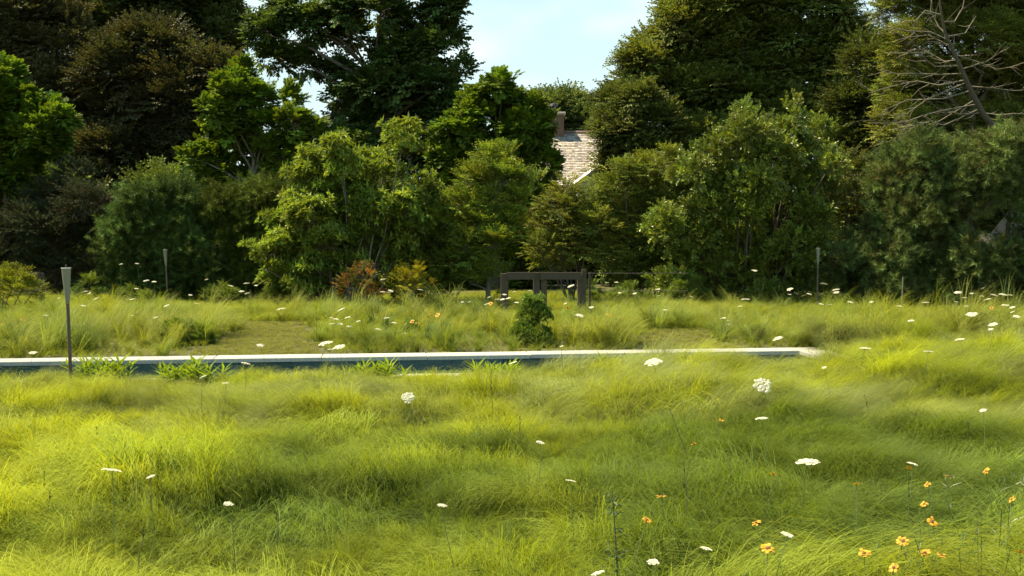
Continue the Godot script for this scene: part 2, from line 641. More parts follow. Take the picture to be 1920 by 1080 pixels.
func house() -> void:
	var zr := 52.0                                # depth of the ridge
	var left := P(880, 250, zr)
	var right := P(1240, 250, zr)
	var y_ridge := P(1080, 249, zr).y
	var run := 3.4
	var y_eave := y_ridge - 2.75
	var h := thing("house", Vector3(left.x, 0, left.z), "shingled gable roof of a house showing between the trees", "house")
	var w := right.x - left.x
	rng.seed = 60
	# walls
	var wall := Build.new()
	wall.box(Vector3(0.3, 0, -run + 0.5), Vector3(w - 0.3, y_eave, run - 0.5))
	for x in [0.3, w - 0.3]:
		wall.tri(Vector3(x, y_eave, -run + 0.5), Vector3(x, y_ridge - 0.1, 0), Vector3(x, y_eave, run - 0.5))
	part(h, "wall", wall.mesh(), plain(0.15, 0.13, 0.10, 0.9))
	# roof boards and the shingles on them
	var deck := Build.new()
	for s in [-1.0, 1.0]:
		deck.quad(Vector3(0, y_ridge - 0.03, 0), Vector3(w, y_ridge - 0.03, 0), Vector3(w, y_eave - 0.03, run * s), Vector3(0, y_eave - 0.03, run * s))
	var roof := part(h, "roof", deck.mesh(), plain(0.12, 0.10, 0.08))
	var sh := Build.new()
	var down := Vector3(0, y_eave - y_ridge, run)
	var slope := down.length()
	down = down.normalized()
	var nrm := Vector3(0, run, y_ridge - y_eave).normalized()
	var course := 0.13
	for k in int(slope / course):
		var x := -rnd(0, 0.1)
		while x < w:
			var ww := rnd(0.09, 0.2)
			var a := Vector3(maxf(x, 0) + 0.004, y_ridge, 0) + down * k * course + nrm * 0.004
			var e := Vector3(minf(x + ww, w) - 0.004, y_ridge, 0) + down * k * course + nrm * 0.004
			var lift := nrm * rnd(0.018, 0.032)
			var d := down * (course + rnd(-0.008, 0.012))
			var t := rnd(0.20, 0.46)
			var col := Color(t, t * rnd(0.86, 0.93), t * rnd(0.70, 0.82))
			sh.quad(a, e, e + d + lift, a + d + lift, col)
			sh.quad(a + d + lift, e + d + lift, e + d, a + d, col)
			x += ww
	var sm := StandardMaterial3D.new()
	sm.vertex_color_use_as_albedo = true
	sm.roughness = 0.9
	var shingles := part(roof, "shingles", sh.mesh(), sm)
	shingles.set_meta("kind", "stuff")
	var cap := Build.new()
	cap.tube([Vector3(-0.05, y_ridge + 0.02, 0), Vector3(w + 0.05, y_ridge + 0.02, 0)], [0.09, 0.09], 6)
	part(roof, "ridge_cap", cap.mesh(), plain(0.17, 0.12, 0.09))
	# chimney
	var ch := Build.new()
	var cx := P(1040, 250, zr).x - left.x
	ch.box(Vector3(cx - 0.42, y_ridge - 1.0, -0.45), Vector3(cx + 0.42, y_ridge + 0.82, 0.3), 0.0)
	var chim := part(roof, "chimney", ch.mesh(), textured(61, lin(0.12, 0.075, 0.055), lin(0.22, 0.15, 0.115), 2.5))
	var cc := Build.new()
	cc.box(Vector3(cx - 0.5, y_ridge + 0.823, -0.53), Vector3(cx + 0.5, y_ridge + 0.94, 0.38), 0.02)
	part(chim, "chimney_cap", cc.mesh(), plain(0.40, 0.36, 0.30))
	var pot := Build.new()
	pot.lathe([[0.12, 0.0], [0.11, 0.3], [0.2, 0.31], [0.16, 0.42], [0.0, 0.46]], 10)
	var po := part(chim, "flue_hood", pot.mesh(), plain(0.05, 0.05, 0.05, 0.5, 0.6))
	po.position = Vector3(cx - 0.05, y_ridge + 0.94, -0.05)
	# lower wing with a white gable towards the garden
	var zw := 46.5
	var g0 := P(1085, 400, zw)
	var g1 := P(1245, 400, zw)
	var peak := P(1165, 279, zw)
	var y0 := P(1100, 343, zw).y
	var o := Vector3(left.x, 0, left.z)
	var gable := Build.new()
	var c0 := g0 - o; var c1 := g1 - o; var pk := peak - o
	gable.quad(Vector3(c0.x, 0, c0.z), Vector3(c1.x, 0, c1.z), Vector3(c1.x, y0, c0.z), Vector3(c0.x, y0, c0.z))
	gable.tri(Vector3(c0.x, y0, c0.z), Vector3(c1.x, y0, c0.z), Vector3(pk.x, pk.y, c0.z))
	for x in [c0.x, c1.x]:
		gable.quad(Vector3(x, 0, c0.z), Vector3(x, 0, 0.0), Vector3(x, y0, 0.0), Vector3(x, y0, c0.z))
	part(h, "wing_wall", gable.mesh(), plain(0.60, 0.62, 0.62, 0.7))
	var wr := Build.new()
	for x in [c0.x - 0.2, c1.x + 0.2]:
		wr.quad(Vector3(pk.x, pk.y + 0.08, c0.z + 0.25), Vector3(x, y0 - 0.02, c0.z + 0.25), Vector3(x, y0 - 0.02, -0.5), Vector3(pk.x, pk.y + 0.08, -0.5))
	part(h, "wing_roof", wr.mesh(), plain(0.22, 0.19, 0.15))
	var trim := Build.new()
	for x in [c0.x - 0.2, c1.x + 0.2]:
		trim.tube([Vector3(x, y0 - 0.06, c0.z + 0.27), Vector3(pk.x, pk.y + 0.04, c0.z + 0.27)], [0.08, 0.08], 4)
	part(h, "bargeboard", trim.mesh(), plain(0.70, 0.70, 0.67, 0.6))

func beam(a: Vector3, b: Vector3, w: float, h: float) -> ArrayMesh:      # a squared timber between two points
	var s := Build.new()
	var d := (b - a).normalized()
	var up := Vector3.UP if absf(d.y) < 0.8 else Vector3.BACK
	var x := d.cross(up).normalized() * w * 0.5
	var y := x.cross(d).normalized() * h * 0.5
	var c := []
	var ch := 0.12
	for k in [[-1, -1 + ch], [-1, 1 - ch], [-1 + ch, 1], [1 - ch, 1], [1, 1 - ch], [1, -1 + ch], [1 - ch, -1], [-1 + ch, -1]]:
		c.append(x * k[0] + y * k[1])
	for i in 8:
		s.quad(a + c[i], b + c[i], b + c[(i + 1) % 8], a + c[(i + 1) % 8])
	for i in range(1, 7):
		s.tri(a + c[0], a + c[i], a + c[i + 1])
		s.tri(b + c[0], b + c[i + 1], b + c[i])
	return s.mesh()

func fences() -> void:
	var z := 24.0
	var timber := textured(50, lin(0.05, 0.04, 0.028), lin(0.12, 0.098, 0.07), 3.5, 0.9, 0.2)
	var wire_m := plain(0.10, 0.09, 0.08, 0.6, 0.3)
	var base := ground_at(1015, z)
	var f := thing("timber_fence", base, "weathered grey timber rail fence of two bays below the shrubs", "fence")
	for q in [[946, 513, 0.17], [1006, 511, 0.14], [1020, 516, 0.13], [1088, 516, 0.13], [1095, 505, 0.10]]:
		var b := P(q[0], 500, z) - base
		var t := P(q[0], q[1], z) - base
		part(f, "post", beam(Vector3(b.x, -0.1, 0.0), Vector3(b.x, t.y, 0.0), q[2], q[2]), timber)
	for q in [[950, 1004, 517], [1013, 1090, 517]]:
		var a := P(q[0], q[2], z) - base
		var b := P(q[1], q[2], z) - base
		part(f, "rail", beam(Vector3(a.x, a.y, 0.09), Vector3(b.x, b.y, 0.09), 0.05, 0.16), timber)
	# wire run beside it
	base = ground_at(1150, z + 0.1)
	f = thing("wire_fence", base, "thin wire fence running right from the timber rail fence", "fence")
	for q in [1106]:
		var b := P(q, 511, z + 0.1) - base
		part(f, "post", beam(Vector3(b.x, -0.1, 0), Vector3(b.x, b.y, 0), 0.05, 0.05), timber)
	for y in [512, 545]:
		var a := P(1098, y, z + 0.1) - base
		var b := P(1290, y, z + 0.1) - base
		var w := Build.new()
		w.tube([Vector3(a.x, a.y, 0.06), Vector3(b.x, a.y, 0.06)], [0.003, 0.003], 4)
		part(f, "wire", w.mesh(), wire_m)
	# the run at the far left
	base = ground_at(20, 25.5)
	f = thing("rail_fence", base, "dark rail fence behind the yellow-green bush", "fence")
	for q in [-90, -5, 78]:
		var b := P(q, 512, 25.5) - base
		part(f, "post", beam(Vector3(b.x, -0.1, 0), Vector3(b.x, b.y, 0), 0.1, 0.1), timber)
	for y in [513, 545]:
		var a := P(-90, y, 25.5) - base
		var b := P(78, y, 25.5) - base
		part(f, "rail", beam(Vector3(a.x, a.y, 0.07), Vector3(b.x, a.y, 0.07), 0.04, 0.07), timber)
	# a thin stake by the right-hand pine
	base = ground_at(1690, 23.2)
	f = thing("garden_stake", base, "thin pale wooden stake standing before the right-hand pine", "stake")
	part(f, "stake", beam(Vector3(0, -0.1, 0), Vector3(0.02, P(1690, 519, 23.2).y, 0), 0.022, 0.022), plain(0.16, 0.14, 0.09))

func shed() -> void:
	var z := 29.5
	var base := ground_at(1900, z)
	var s := thing("garden_shed", base, "dark grey shed roof glimpsed through the right-hand pine", "shed")
	var y_e := P(1880, 437, z).y
	var y_r := P(1880, 396, z + 1.6).y
	var b := Build.new()
	b.box(Vector3(-0.4, 0, -1.4), Vector3(2.3, y_e - 0.02, 0.0))
	part(s, "wall", b.mesh(), plain(0.06, 0.06, 0.055))
	b = Build.new()
	b.quad(Vector3(-0.75, y_e, 0.2), Vector3(2.5, y_e, 0.2), Vector3(2.5, y_r, -1.4), Vector3(0.45, y_r, -1.4))
	b.quad(Vector3(-0.75, y_e - 0.05, 0.2), Vector3(2.5, y_e - 0.05, 0.2), Vector3(2.5, y_r - 0.05, -1.4), Vector3(0.45, y_r - 0.05, -1.4))
	part(s, "roof", b.mesh(), plain(0.014, 0.016, 0.017, 0.95, 0.0, 0.1))
	part(s, "fascia", beam(Vector3(-0.7, y_e - 0.06, 0.22), Vector3(2.5, y_e - 0.06, 0.22), 0.03, 0.10), plain(0.05, 0.055, 0.055, 0.9, 0.0, 0.2))

func torches() -> void:
	var pole_m := textured(70, lin(0.07, 0.055, 0.04), lin(0.13, 0.105, 0.08), 6.0, 0.6)
	var cup_m := plain(0.20, 0.20, 0.155, 0.45, 0.5)
	var rim_m := plain(0.62, 0.62, 0.55, 0.3, 0.8)
	var dark := plain(0.04, 0.035, 0.03)
	for q in [[124, 502, 134, 12.2, 0.40, "metal cone garden torch leaning slightly beside the near pool edge"],
			[310, 468, 315, 27.0, 0.40, "slim metal garden torch standing before the dark low pine"],
			[1534, 465, 1532, 25.2, 0.38, "metal cone garden torch in front of the dark gap beside the glossy shrub"]]:
		var z: float = q[3]
		var top := P(q[0], q[1], z)
		var foot := P(q[2], 436.0 + 1.8 * FOCAL / z, z)
		foot.y = 0
		var t := thing("garden_torch", foot, q[5], "torch", "garden torches round the pool")
		var ax := (top - foot).normalized()
		var h := top.distance_to(foot)
		var x := ax.cross(Vector3.BACK).normalized()
		t.basis = Basis(x, ax, x.cross(ax))
		var cone: float = q[4]
		var b := Build.new()
		b.tube([Vector3(0, -0.15, 0), Vector3(0, h - cone + 0.02, 0)], [0.021, 0.019], 10)
		part(t, "pole", b.mesh(), pole_m)
		b = Build.new()
		b.lathe([[0.021, h - cone], [0.024, h - cone + 0.03], [0.026, h - cone + 0.05], [0.051, h - 0.006], [0.053, h - 0.002], [0.046, h - 0.002], [0.04, h - 0.08], [0.0, h - 0.08]], 20)
		part(t, "cup", b.mesh(), cup_m)
		b = Build.new()
		b.lathe([[0.053, h - 0.010], [0.056, h - 0.006], [0.056, h], [0.050, h + 0.002]], 20)
		part(t, "rim", b.mesh(), rim_m)
		b = Build.new()
		b.lathe([[0.03, h - 0.079], [0.028, h - 0.01], [0.012, h], [0.010, h + 0.03], [0.0, h + 0.034]], 10)
		part(t, "wick_holder", b.mesh(), dark)

func woods() -> void:
	var gum := spray(1, {"size": 0.36, "kind": "alt", "shoots": 4, "count": 9, "length": 0.115, "width": 0.115, "shape": "star", "tumble": 0.6, "droop": 0.2})
	var oak := spray(2, {"size": 0.6, "kind": "alt", "shoots": 5, "count": 10, "length": 0.13, "width": 0.085, "shape": "oval", "tumble": 0.7})
	var small := spray(3, {"size": 0.5, "kind": "alt", "shoots": 5, "count": 12, "length": 0.075, "width": 0.045, "shape": "oval", "tumble": 0.8})
	var gloss := spray(4, {"size": 0.34, "kind": "alt", "shoots": 5, "count": 10, "length": 0.065, "width": 0.034, "shape": "oval", "tumble": 0.6, "round": true})
	var whorl := spray(5, {"size": 0.34, "kind": "whorl", "shoots": 4, "count": 9, "length": 0.14, "width": 0.05, "shape": "lance", "tumble": 0.35, "fan": 1.7, "droop": -0.15})
	var lance := spray(6, {"size": 0.5, "kind": "alt", "shoots": 4, "count": 12, "length": 0.12, "width": 0.034, "shape": "lance", "tumble": 0.6, "droop": 0.0})
	var pine := spray(7, {"size": 0.30, "kind": "needle", "shoots": 5, "count": 60, "length": 0.075, "width": 0.0034, "shape": "", "round": true})
	var yew := spray(8, {"size": 0.42, "kind": "needle", "shoots": 6, "count": 46, "length": 0.05, "width": 0.004, "shape": ""})

	# --- far behind
	tree("round_tree", "pale far tree rising behind the house chimney", "tree", "", 66.0, 1058, [[1062, 202, 32, 22], [1085, 212, 22, 18], [1035, 215, 30, 22], [1005, 208, 26, 24], [1060, 232, 45, 20], [1010, 240, 50, 25], [1100, 240, 40, 25], [1060, 290, 60, 40]], small, Color(0.085, 0.115, 0.04), {"scale": 2.0, "density": 4.0, "trunk": 0.25})
	tree("copper_tree", "tall brownish tree with thin dark foliage at the left end of the wood", "tree", "", 43.0, 60, [[20, 60, 70, 70], [60, 0, 90, 60], [110, 90, 60, 60], [10, 170, 60, 60], [100, 190, 80, 60], [180, 200, 60, 60], [60, 270, 80, 60], [160, 290, 80, 70], [40, 370, 90, 70], [150, 390, 90, 70], [-60, 100, 80, 90], [-60, 260, 90, 90], [90, 480, 120, 60]], small, Color(0.06, 0.058, 0.022), {"scale": 1.5, "density": 5.0, "trunk": 0.3, "back": 0.5})
	tree("copper_tree", "broad brown-green tree with thin foliage left of the bright maple", "tree", "", 41.0, 280, [[220, 150, 60, 60], [280, 110, 70, 60], [250, 230, 70, 60], [330, 190, 60, 60], [300, 290, 80, 60], [370, 250, 50, 60], [210, 310, 70, 60], [360, 340, 60, 60], [270, 380, 90, 60], [400, 150, 45, 50], [220, 450, 90, 60], [340, 440, 90, 60]], small, Color(0.055, 0.054, 0.02), {"scale": 1.5, "density": 5.0, "trunk": 0.3, "back": 0.5})
	tree("dark_tree", "dark spreading tree behind the copper-brown ones with sky gaps in its crown", "tree", "", 50.0, 330, [[240, 10, 60, 45], [320, 20, 70, 40], [400, 40, 55, 50], [350, 80, 60, 35], [420, 90, 34, 34], [300, 60, 50, 30], [190, 60, 50, 50], [380, 140, 60, 40], [300, -60, 120, 50], [430, 175, 40, 45]], oak, Color(0.06, 0.068, 0.018), {"scale": 1.3, "density": 4.0, "trunk": 0.35, "back": 0.5})
	tree("oak_tree", "tall dark oak whose limbs show against the sky left of the gap", "tree", "", 42.0, 710, [[495, 60, 34, 45], [540, 30, 30, 40], [580, 50, 36, 40], [520, 110, 40, 36], [575, 120, 30, 30], [640, 20, 40, 36], [655, 70, 40, 34], [715, 20, 55, 45], [770, 50, 55, 40], [830, 20, 45, 35], [840, 65, 32, 30], [800, 95, 50, 28], [735, 110, 48, 36], [650, 140, 36, 28], [690, 170, 50, 36], [760, 165, 60, 40], [825, 160, 45, 28], [866, 136, 22, 10], [640, 200, 55, 45], [700, 240, 70, 50], [780, 230, 70, 50], [840, 220, 30, 50], [650, 290, 70, 55], [740, 310, 80, 60], [820, 310, 60, 60], [700, 390, 90, 60], [800, 400, 80, 60], [610, 370, 60, 60], [650, 460, 90, 50], [780, 480, 90, 50], [730, -70, 90, 50], [810, -60, 60, 40]], oak, Color(0.05, 0.078, 0.018), {"scale": 1.15, "density": 6.0, "trunk": 0.38, "back": 0.7, "cover": 0.6, "depth": 0.7, "thin": 0.78})
	tree("spreading_tree", "dark small-leaved tree standing in front of the shingled roof", "tree", "", 45.0, 1160, [[1160, 200, 38, 28], [1190, 190, 36, 24], [1150, 240, 24, 34], [1170, 250, 50, 36], [1160, 290, 30, 28], [1200, 280, 50, 36], [1230, 230, 45, 36], [1180, 320, 60, 24], [1250, 300, 50, 40]], small, Color(0.095, 0.115, 0.028), {"scale": 1.4, "density": 6.0, "trunk": 0.22, "back": 0.6})
	tree("layered_tree", "wide tree with tiered olive foliage and crooked dark limbs right of the sky gap", "tree", "", 47.0, 1420, [[1262, 50, 45, 26], [1240, 95, 50, 22], [1205, 118, 44, 18], [1195, 150, 36, 12], [1300, 20, 60, 30], [1320, 75, 60, 26], [1290, 125, 60, 22], [1250, 165, 60, 20], [1380, 10, 70, 34], [1400, 65, 70, 28], [1370, 118, 70, 24], [1330, 165, 70, 24], [1460, 15, 70, 36], [1480, 75, 70, 30], [1460, 130, 70, 26], [1420, 185, 70, 24], [1540, 20, 55, 36], [1570, 70, 50, 32], [1540, 115, 60, 28], [1600, 115, 45, 26], [1520, 165, 70, 28], [1600, 165, 50, 36], [1480, 215, 60, 26], [1570, 220, 60, 34], [1270, 205, 60, 24], [1330, 220, 60, 24], [1400, -60, 160, 50], [1300, 262, 70, 28], [1400, 270, 60, 30]], small, Color(0.112, 0.135, 0.028), {"scale": 1.55, "density": 6.0, "trunk": 0.5, "back": 0.7, "depth": 0.55, "clump": 0.55, "cover": 0.8})
	tree("dark_tree", "dark tree filling the gap behind the glossy shrub and the pine", "tree", "", 40.0, 1620, [[1640, 130, 45, 45], [1610, 210, 50, 50], [1660, 220, 50, 60], [1600, 290, 50, 50], [1650, 310, 60, 60], [1580, 370, 60, 60], [1640, 400, 70, 60], [1560, 460, 80, 60], [1650, 490, 80, 60]], small, Color(0.065, 0.082, 0.02), {"scale": 1.5, "density": 5.5, "trunk": 0.25, "back": 0.5})
	tree("tall_tree", "tall bushy green tree behind the bare dead limb at the right", "tree", "", 36.0, 1810, [[1690, 20, 36, 40], [1740, 10, 50, 45], [1810, 5, 60, 45], [1890, 10, 55, 45], [1700, 95, 40, 45], [1770, 80, 55, 45], [1850, 80, 55, 45], [1915, 90, 45, 50], [1690, 170, 40, 45], [1750, 160, 55, 45], [1830, 160, 55, 45], [1905, 170, 50, 50], [1700, 245, 50, 45], [1780, 240, 60, 45], [1870, 245, 60, 50], [1800, -60, 140, 50], [1960, 60, 60, 70], [1970, 200, 60, 80], [1740, 320, 80, 50], [1860, 330, 80, 50], [1960, 340, 70, 60]], lance, Color(0.13, 0.155, 0.03), {"scale": 1.0, "density": 10.0, "trunk": 0.3, "back": 0.7, "cover": 1.0})

	# --- thickets that close the view between the trunks
	var thick := [[-60, 36.0, "left of the bright maple seedling"], [90, 36.5, "behind the dark yews"], [260, 36.0, "behind the low pines"], [420, 37.0, "under the brown-green tree"], [590, 35.5, "under the oak"], [760, 36.0, "behind the whorled-leaf shrub"], [900, 36.0, "behind the slender saplings"], [1260, 37.0, "behind the arching shrubs"], [1420, 36.0, "behind the glossy shrub"], [1700, 37.0, "behind the right-hand pine"], [1880, 38.0, "behind the garden shed"], [2020, 37.0, "right of the garden shed"], [1090, 40.0, "below the shingled roof"]]
	for q in thick:
		var x: float = q[0]
		rng.seed = int(x) + 500
		var l := []
		for k in 9: l.append([x + rnd(-90, 90), 560 - k * (22 if x != 1090.0 else 17) + rnd(-15, 15), rnd(55, 80), rnd(40, 60)])
		tree("thicket", "small-leaved thicket " + q[2], "thicket", "leafy thickets under the trees", q[1], x, l, small, Color(0.095, 0.125, 0.026), {"scale": 1.5, "density": 5.0, "trunk": 0.08, "stems": 5, "back": 0.4})

	# --- middle row
	tree("maple_tree", "bright green lobed-leaf tree cut by the left end of the wood", "tree", "lobed-leaf trees with bright crowns", 31.0, 0, [[10, 150, 34, 34], [30, 200, 40, 36], [80, 215, 40, 28], [115, 225, 22, 22], [60, 255, 45, 34], [10, 260, 45, 40], [95, 270, 34, 26], [30, 320, 50, 36], [5, 385, 40, 30], [40, 370, 30, 22], [-50, 200, 60, 70], [-60, 330, 70, 70], [15, 440, 24, 20], [-20, 480, 60, 60]], gum, Color(0.075, 0.12, 0.013), {"density": 10.0, "trunk": 0.13, "scale": 0.9})
	tree("maple_tree", "bright green lobed-leaf tree rising behind the low pines", "tree", "lobed-leaf trees with bright crowns", 32.5, 480, [[450, 140, 24, 24], [440, 175, 38, 30], [480, 195, 36, 34], [405, 210, 26, 28], [430, 235, 40, 34], [500, 245, 40, 36], [548, 195, 12, 28], [552, 240, 28, 36], [590, 250, 18, 30], [460, 285, 45, 34], [390, 290, 36, 22], [362, 300, 20, 16], [400, 335, 40, 24], [530, 300, 45, 40], [590, 310, 36, 40], [470, 350, 55, 36], [560, 370, 55, 40], [430, 400, 50, 30], [520, 430, 70, 40]], gum, Color(0.092, 0.138, 0.015), {"density": 10.0, "trunk": 0.14, "scale": 0.9, "bark": mats.pale_bark})
	tree("maple_tree", "bright green lobed-leaf tree in the middle before the house", "tree", "lobed-leaf trees with bright crowns", 32.0, 930, [[935, 158, 26, 24], [910, 190, 40, 28], [955, 195, 24, 28], [880, 215, 34, 24], [990, 205, 26, 24], [925, 235, 50, 32], [1024, 232, 20, 14], [985, 245, 36, 34], [860, 250, 34, 28], [1006, 265, 28, 34], [830, 255, 18, 16], [890, 290, 50, 36], [960, 300, 50, 38], [1016, 315, 32, 34], [840, 300, 30, 28], [870, 350, 50, 34], [940, 360, 55, 38], [1000, 370, 45, 36], [830, 370, 26, 26], [900, 420, 60, 40], [980, 430, 50, 40]], gum, Color(0.09, 0.138, 0.015), {"density": 10.0, "trunk": 0.15, "scale": 0.9})

	tree("yew_bush", "dark loose yew with brownish tips beside the left torch", "bush", "", 30.0, 110, [[140, 340, 30, 36], [100, 390, 50, 40], [160, 400, 44, 44], [60, 430, 60, 40], [130, 460, 60, 44], [190, 450, 34, 44], [30, 490, 60, 40], [100, 510, 70, 36], [180, 520, 44, 36], [-40, 480, 60, 60], [200, 390, 24, 30]], yew, Color(0.042, 0.05, 0.018), {"density": 10.0, "trunk": 0.12, "scale": 1.0, "rise": 0.1, "back": 0.3, "second": Color(0.07, 0.05, 0.02), "second_share": 0.2})
	tree("low_pine", "low bushy dark green pine behind the slim torch", "bush", "bushy low pines", 28.3, 300, [[270, 385, 40, 26], [330, 380, 40, 30], [240, 430, 44, 30], [300, 430, 50, 32], [360, 425, 40, 36], [220, 485, 36, 30], [280, 485, 54, 34], [350, 480, 50, 34], [240, 530, 44, 24], [310, 530, 54, 26], [380, 520, 36, 34], [270, 558, 50, 14], [350, 558, 50, 14]], pine, Color(0.06, 0.092, 0.022), {"density": 5.5, "trunk": 0.09, "scale": 1.6, "vary": 0.5, "back": 0.4, "any_way": true, "spec": 0.2})
	tree("low_pine", "low bushy pine with olive tips left of the whorled-leaf shrub", "bush", "bushy low pines", 28.8, 460, [[430, 390, 40, 30], [490, 385, 44, 34], [540, 400, 36, 36], [410, 440, 40, 34], [470, 440, 50, 34], [530, 450, 44, 36], [420, 500, 44, 34], [490, 500, 50, 32], [550, 510, 40, 34], [450, 545, 60, 18]], pine, Color(0.068, 0.092, 0.015), {"density": 5.5, "trunk": 0.09, "scale": 1.6, "vary": 0.5, "back": 0.4, "any_way": true, "spec": 0.2})

	# --- front row of shrubs
	tree("whorled_shrub", "tall open shrub with whorls of long leaves and bare pale stems", "shrub", "", 26.0, 640, [[755, 262, 26, 16], [735, 285, 30, 18], [768, 300, 26, 14], [700, 310, 30, 18], [630, 290, 30, 16], [600, 312, 34, 20], [648, 322, 36, 22], [575, 342, 30, 22], [718, 340, 34, 20], [560, 385, 30, 22], [610, 370, 40, 26], [660, 375, 40, 26], [590, 415, 42, 26], [540, 430, 34, 22], [640, 420, 40, 26], [700, 405, 44, 24], [760, 400, 36, 22], [510, 478, 36, 20], [560, 470, 40, 24], [620, 465, 44, 24], [690, 455, 46, 24], [755, 445, 40, 22], [495, 505, 26, 16], [545, 515, 40, 24], [600, 510, 40, 22], [660, 505, 40, 22], [730, 490, 40, 22], [575, 550, 40, 14], [520, 540, 30, 14], [610, 556, 34, 12], [545, 562, 34, 10]], whorl, Color(0.13, 0.175, 0.028), {"density": 7.5, "vary": 0.4, "trunk": 0.055, "stems": 9, "foot": 1.0, "rough": 0.38, "spec": 0.35, "back": 0.8, "bark": mats.pale_bark, "clump": 0.55, "cover": 0.85, "depth": 0.8, "rise": 1.5})
	tree("sapling", "slender narrow-leaved young tree on thin pale trunks left of the timber fence", "tree", "", 26.3, 915, [[915, 310, 26, 24], [945, 300, 18, 22], [890, 345, 34, 26], [940, 345, 34, 28], [1000, 352, 20, 16], [975, 385, 30, 22], [870, 390, 36, 26], [920, 390, 40, 28], [845, 420, 32, 22], [900, 430, 40, 26], [955, 425, 36, 26], [870, 465, 40, 22], [930, 465, 40, 24], [850, 495, 36, 18], [915, 500, 30, 20], [935, 525, 20, 16], [880, 530, 30, 16]], lance, Color(0.125, 0.165, 0.024), {"density": 11.0, "trunk": 0.06, "bark": mats.pale_bark, "scale": 0.75, "rough": 0.4, "rise": 0.8, "depth": 0.7})
	tree("leafy_shrub", "broad-leaved green shrub between the whorled-leaf shrub and the sapling", "shrub", "", 27.0, 800, [[790, 380, 30, 22], [820, 405, 34, 26], [780, 425, 36, 26], [830, 450, 36, 26], [780, 475, 40, 26], [820, 500, 34, 22], [770, 515, 34, 18], [795, 355, 18, 14], [815, 540, 34, 16], [780, 550, 30, 12]], whorl, Color(0.12, 0.15, 0.026), {"density": 6.0, "vary": 0.35, "trunk": 0.05, "stems": 5, "rough": 0.42, "spec": 0.32, "bark": mats.pale_bark})
	tree("arching_shrub", "arching many-stemmed shrub drooping over the timber fence", "shrub", "arching shrubs behind the fence", 27.5, 1090, [[1070, 362, 28, 18], [1045, 395, 36, 24], [1095, 385, 36, 26], [1025, 430, 36, 24], [1070, 425, 42, 28], [1115, 430, 40, 30], [1010, 470, 28, 18], [1050, 468, 40, 22], [1095, 475, 40, 22], [1130, 475, 34, 22], [1020, 492, 22, 10]], lance, Color(0.13, 0.15, 0.028), {"density": 11.0, "trunk": 0.06, "stems": 9, "foot": 0.8, "scale": 0.72, "rough": 0.4, "spec": 0.35, "rise": -0.05})
	tree("arching_shrub", "taller arching leafy shrub right of the timber fence", "shrub", "arching shrubs behind the fence", 28.0, 1190, [[1165, 330, 30, 22], [1205, 325, 36, 24], [1245, 310, 30, 24], [1150, 365, 36, 26], [1195, 365, 42, 28], [1240, 360, 40, 28], [1140, 410, 34, 26], [1185, 410, 42, 28], [1230, 410, 40, 30], [1155, 455, 36, 26], [1200, 460, 42, 26], [1170, 500, 40, 20], [1225, 500, 36, 24], [1220, 540, 34, 18], [1180, 545, 30, 12]], lance, Color(0.125, 0.152, 0.026), {"density": 11.0, "trunk": 0.06, "stems": 9, "foot": 0.8, "scale": 0.72, "rough": 0.42, "spec": 0.32, "rise": 0.0})
	tree("glossy_shrub", "large dense shrub with small glossy leaves left of the far torch", "shrub", "", 27.0, 1390, [[1400, 225, 18, 24], [1380, 255, 34, 28], [1430, 250, 28, 24], [1492, 215, 16, 24], [1480, 255, 34, 28], [1530, 250, 28, 24], [1340, 285, 36, 28], [1400, 300, 44, 30], [1455, 300, 44, 32], [1515, 300, 40, 34], [1560, 310, 22, 30], [1300, 325, 36, 30], [1355, 340, 46, 32], [1420, 350, 48, 32], [1485, 355, 46, 34], [1540, 360, 32, 36], [1275, 375, 40, 32], [1330, 395, 48, 32], [1395, 400, 50, 32], [1460, 410, 48, 34], [1520, 415, 36, 34], [1250, 425, 36, 32], [1300, 445, 48, 32], [1365, 455, 50, 32], [1430, 460, 50, 34], [1495, 470, 44, 34], [1240, 480, 30, 30], [1280, 500, 44, 30], [1345, 510, 50, 30], [1415, 515, 50, 30], [1480, 520, 44, 28], [1260, 535, 40, 20], [1310, 552, 44, 16], [1380, 556, 46, 16], [1450, 556, 44, 16], [1510, 550, 34, 18]], gloss, Color(0.105, 0.135, 0.02), {"density": 15.0, "trunk": 0.09, "stems": 8, "foot": 1.2, "rough": 0.34, "spec": 0.5, "vary": 0.4, "back": 0.6, "any_way": true, "scale": 1.0})
	tree("rounded_shrub", "small olive shrub tucked between the far torch and the right-hand pine", "shrub", "", 28.5, 1600, [[1600, 375, 28, 22], [1630, 390, 24, 26], [1590, 410, 30, 26], [1625, 430, 26, 26], [1590, 300, 26, 8], [1605, 328, 20, 6]], small, Color(0.075, 0.085, 0.02), {"density": 12.0, "trunk": 0.05, "stems": 4, "scale": 0.8})
	tree("garden_pine", "broad blue-green pine spreading behind the far torch", "pine", "blue-green pines on the right", 26.2, 1730, [[1690, 300, 26, 26], [1720, 280, 24, 20], [1750, 315, 40, 28], [1690, 345, 44, 26], [1660, 360, 34, 18], [1740, 365, 46, 28], [1790, 350, 36, 28], [1680, 395, 40, 26], [1730, 410, 48, 28], [1790, 405, 40, 28], [1655, 435, 36, 26], [1710, 450, 48, 28], [1770, 455, 44, 28], [1620, 475, 36, 22], [1680, 490, 48, 26], [1740, 498, 48, 26], [1590, 500, 30, 18], [1635, 520, 44, 22], [1700, 535, 50, 24], [1770, 535, 50, 24], [1650, 558, 44, 16], [1720, 562, 46, 16], [1590, 540, 30, 18]], pine, Color(0.085, 0.115, 0.034), {"density": 5.5, "trunk": 0.11, "scale": 1.65, "vary": 0.5, "back": 0.45, "any_way": true, "spec": 0.2, "second": Color(0.10, 0.10, 0.03), "second_share": 0.15})
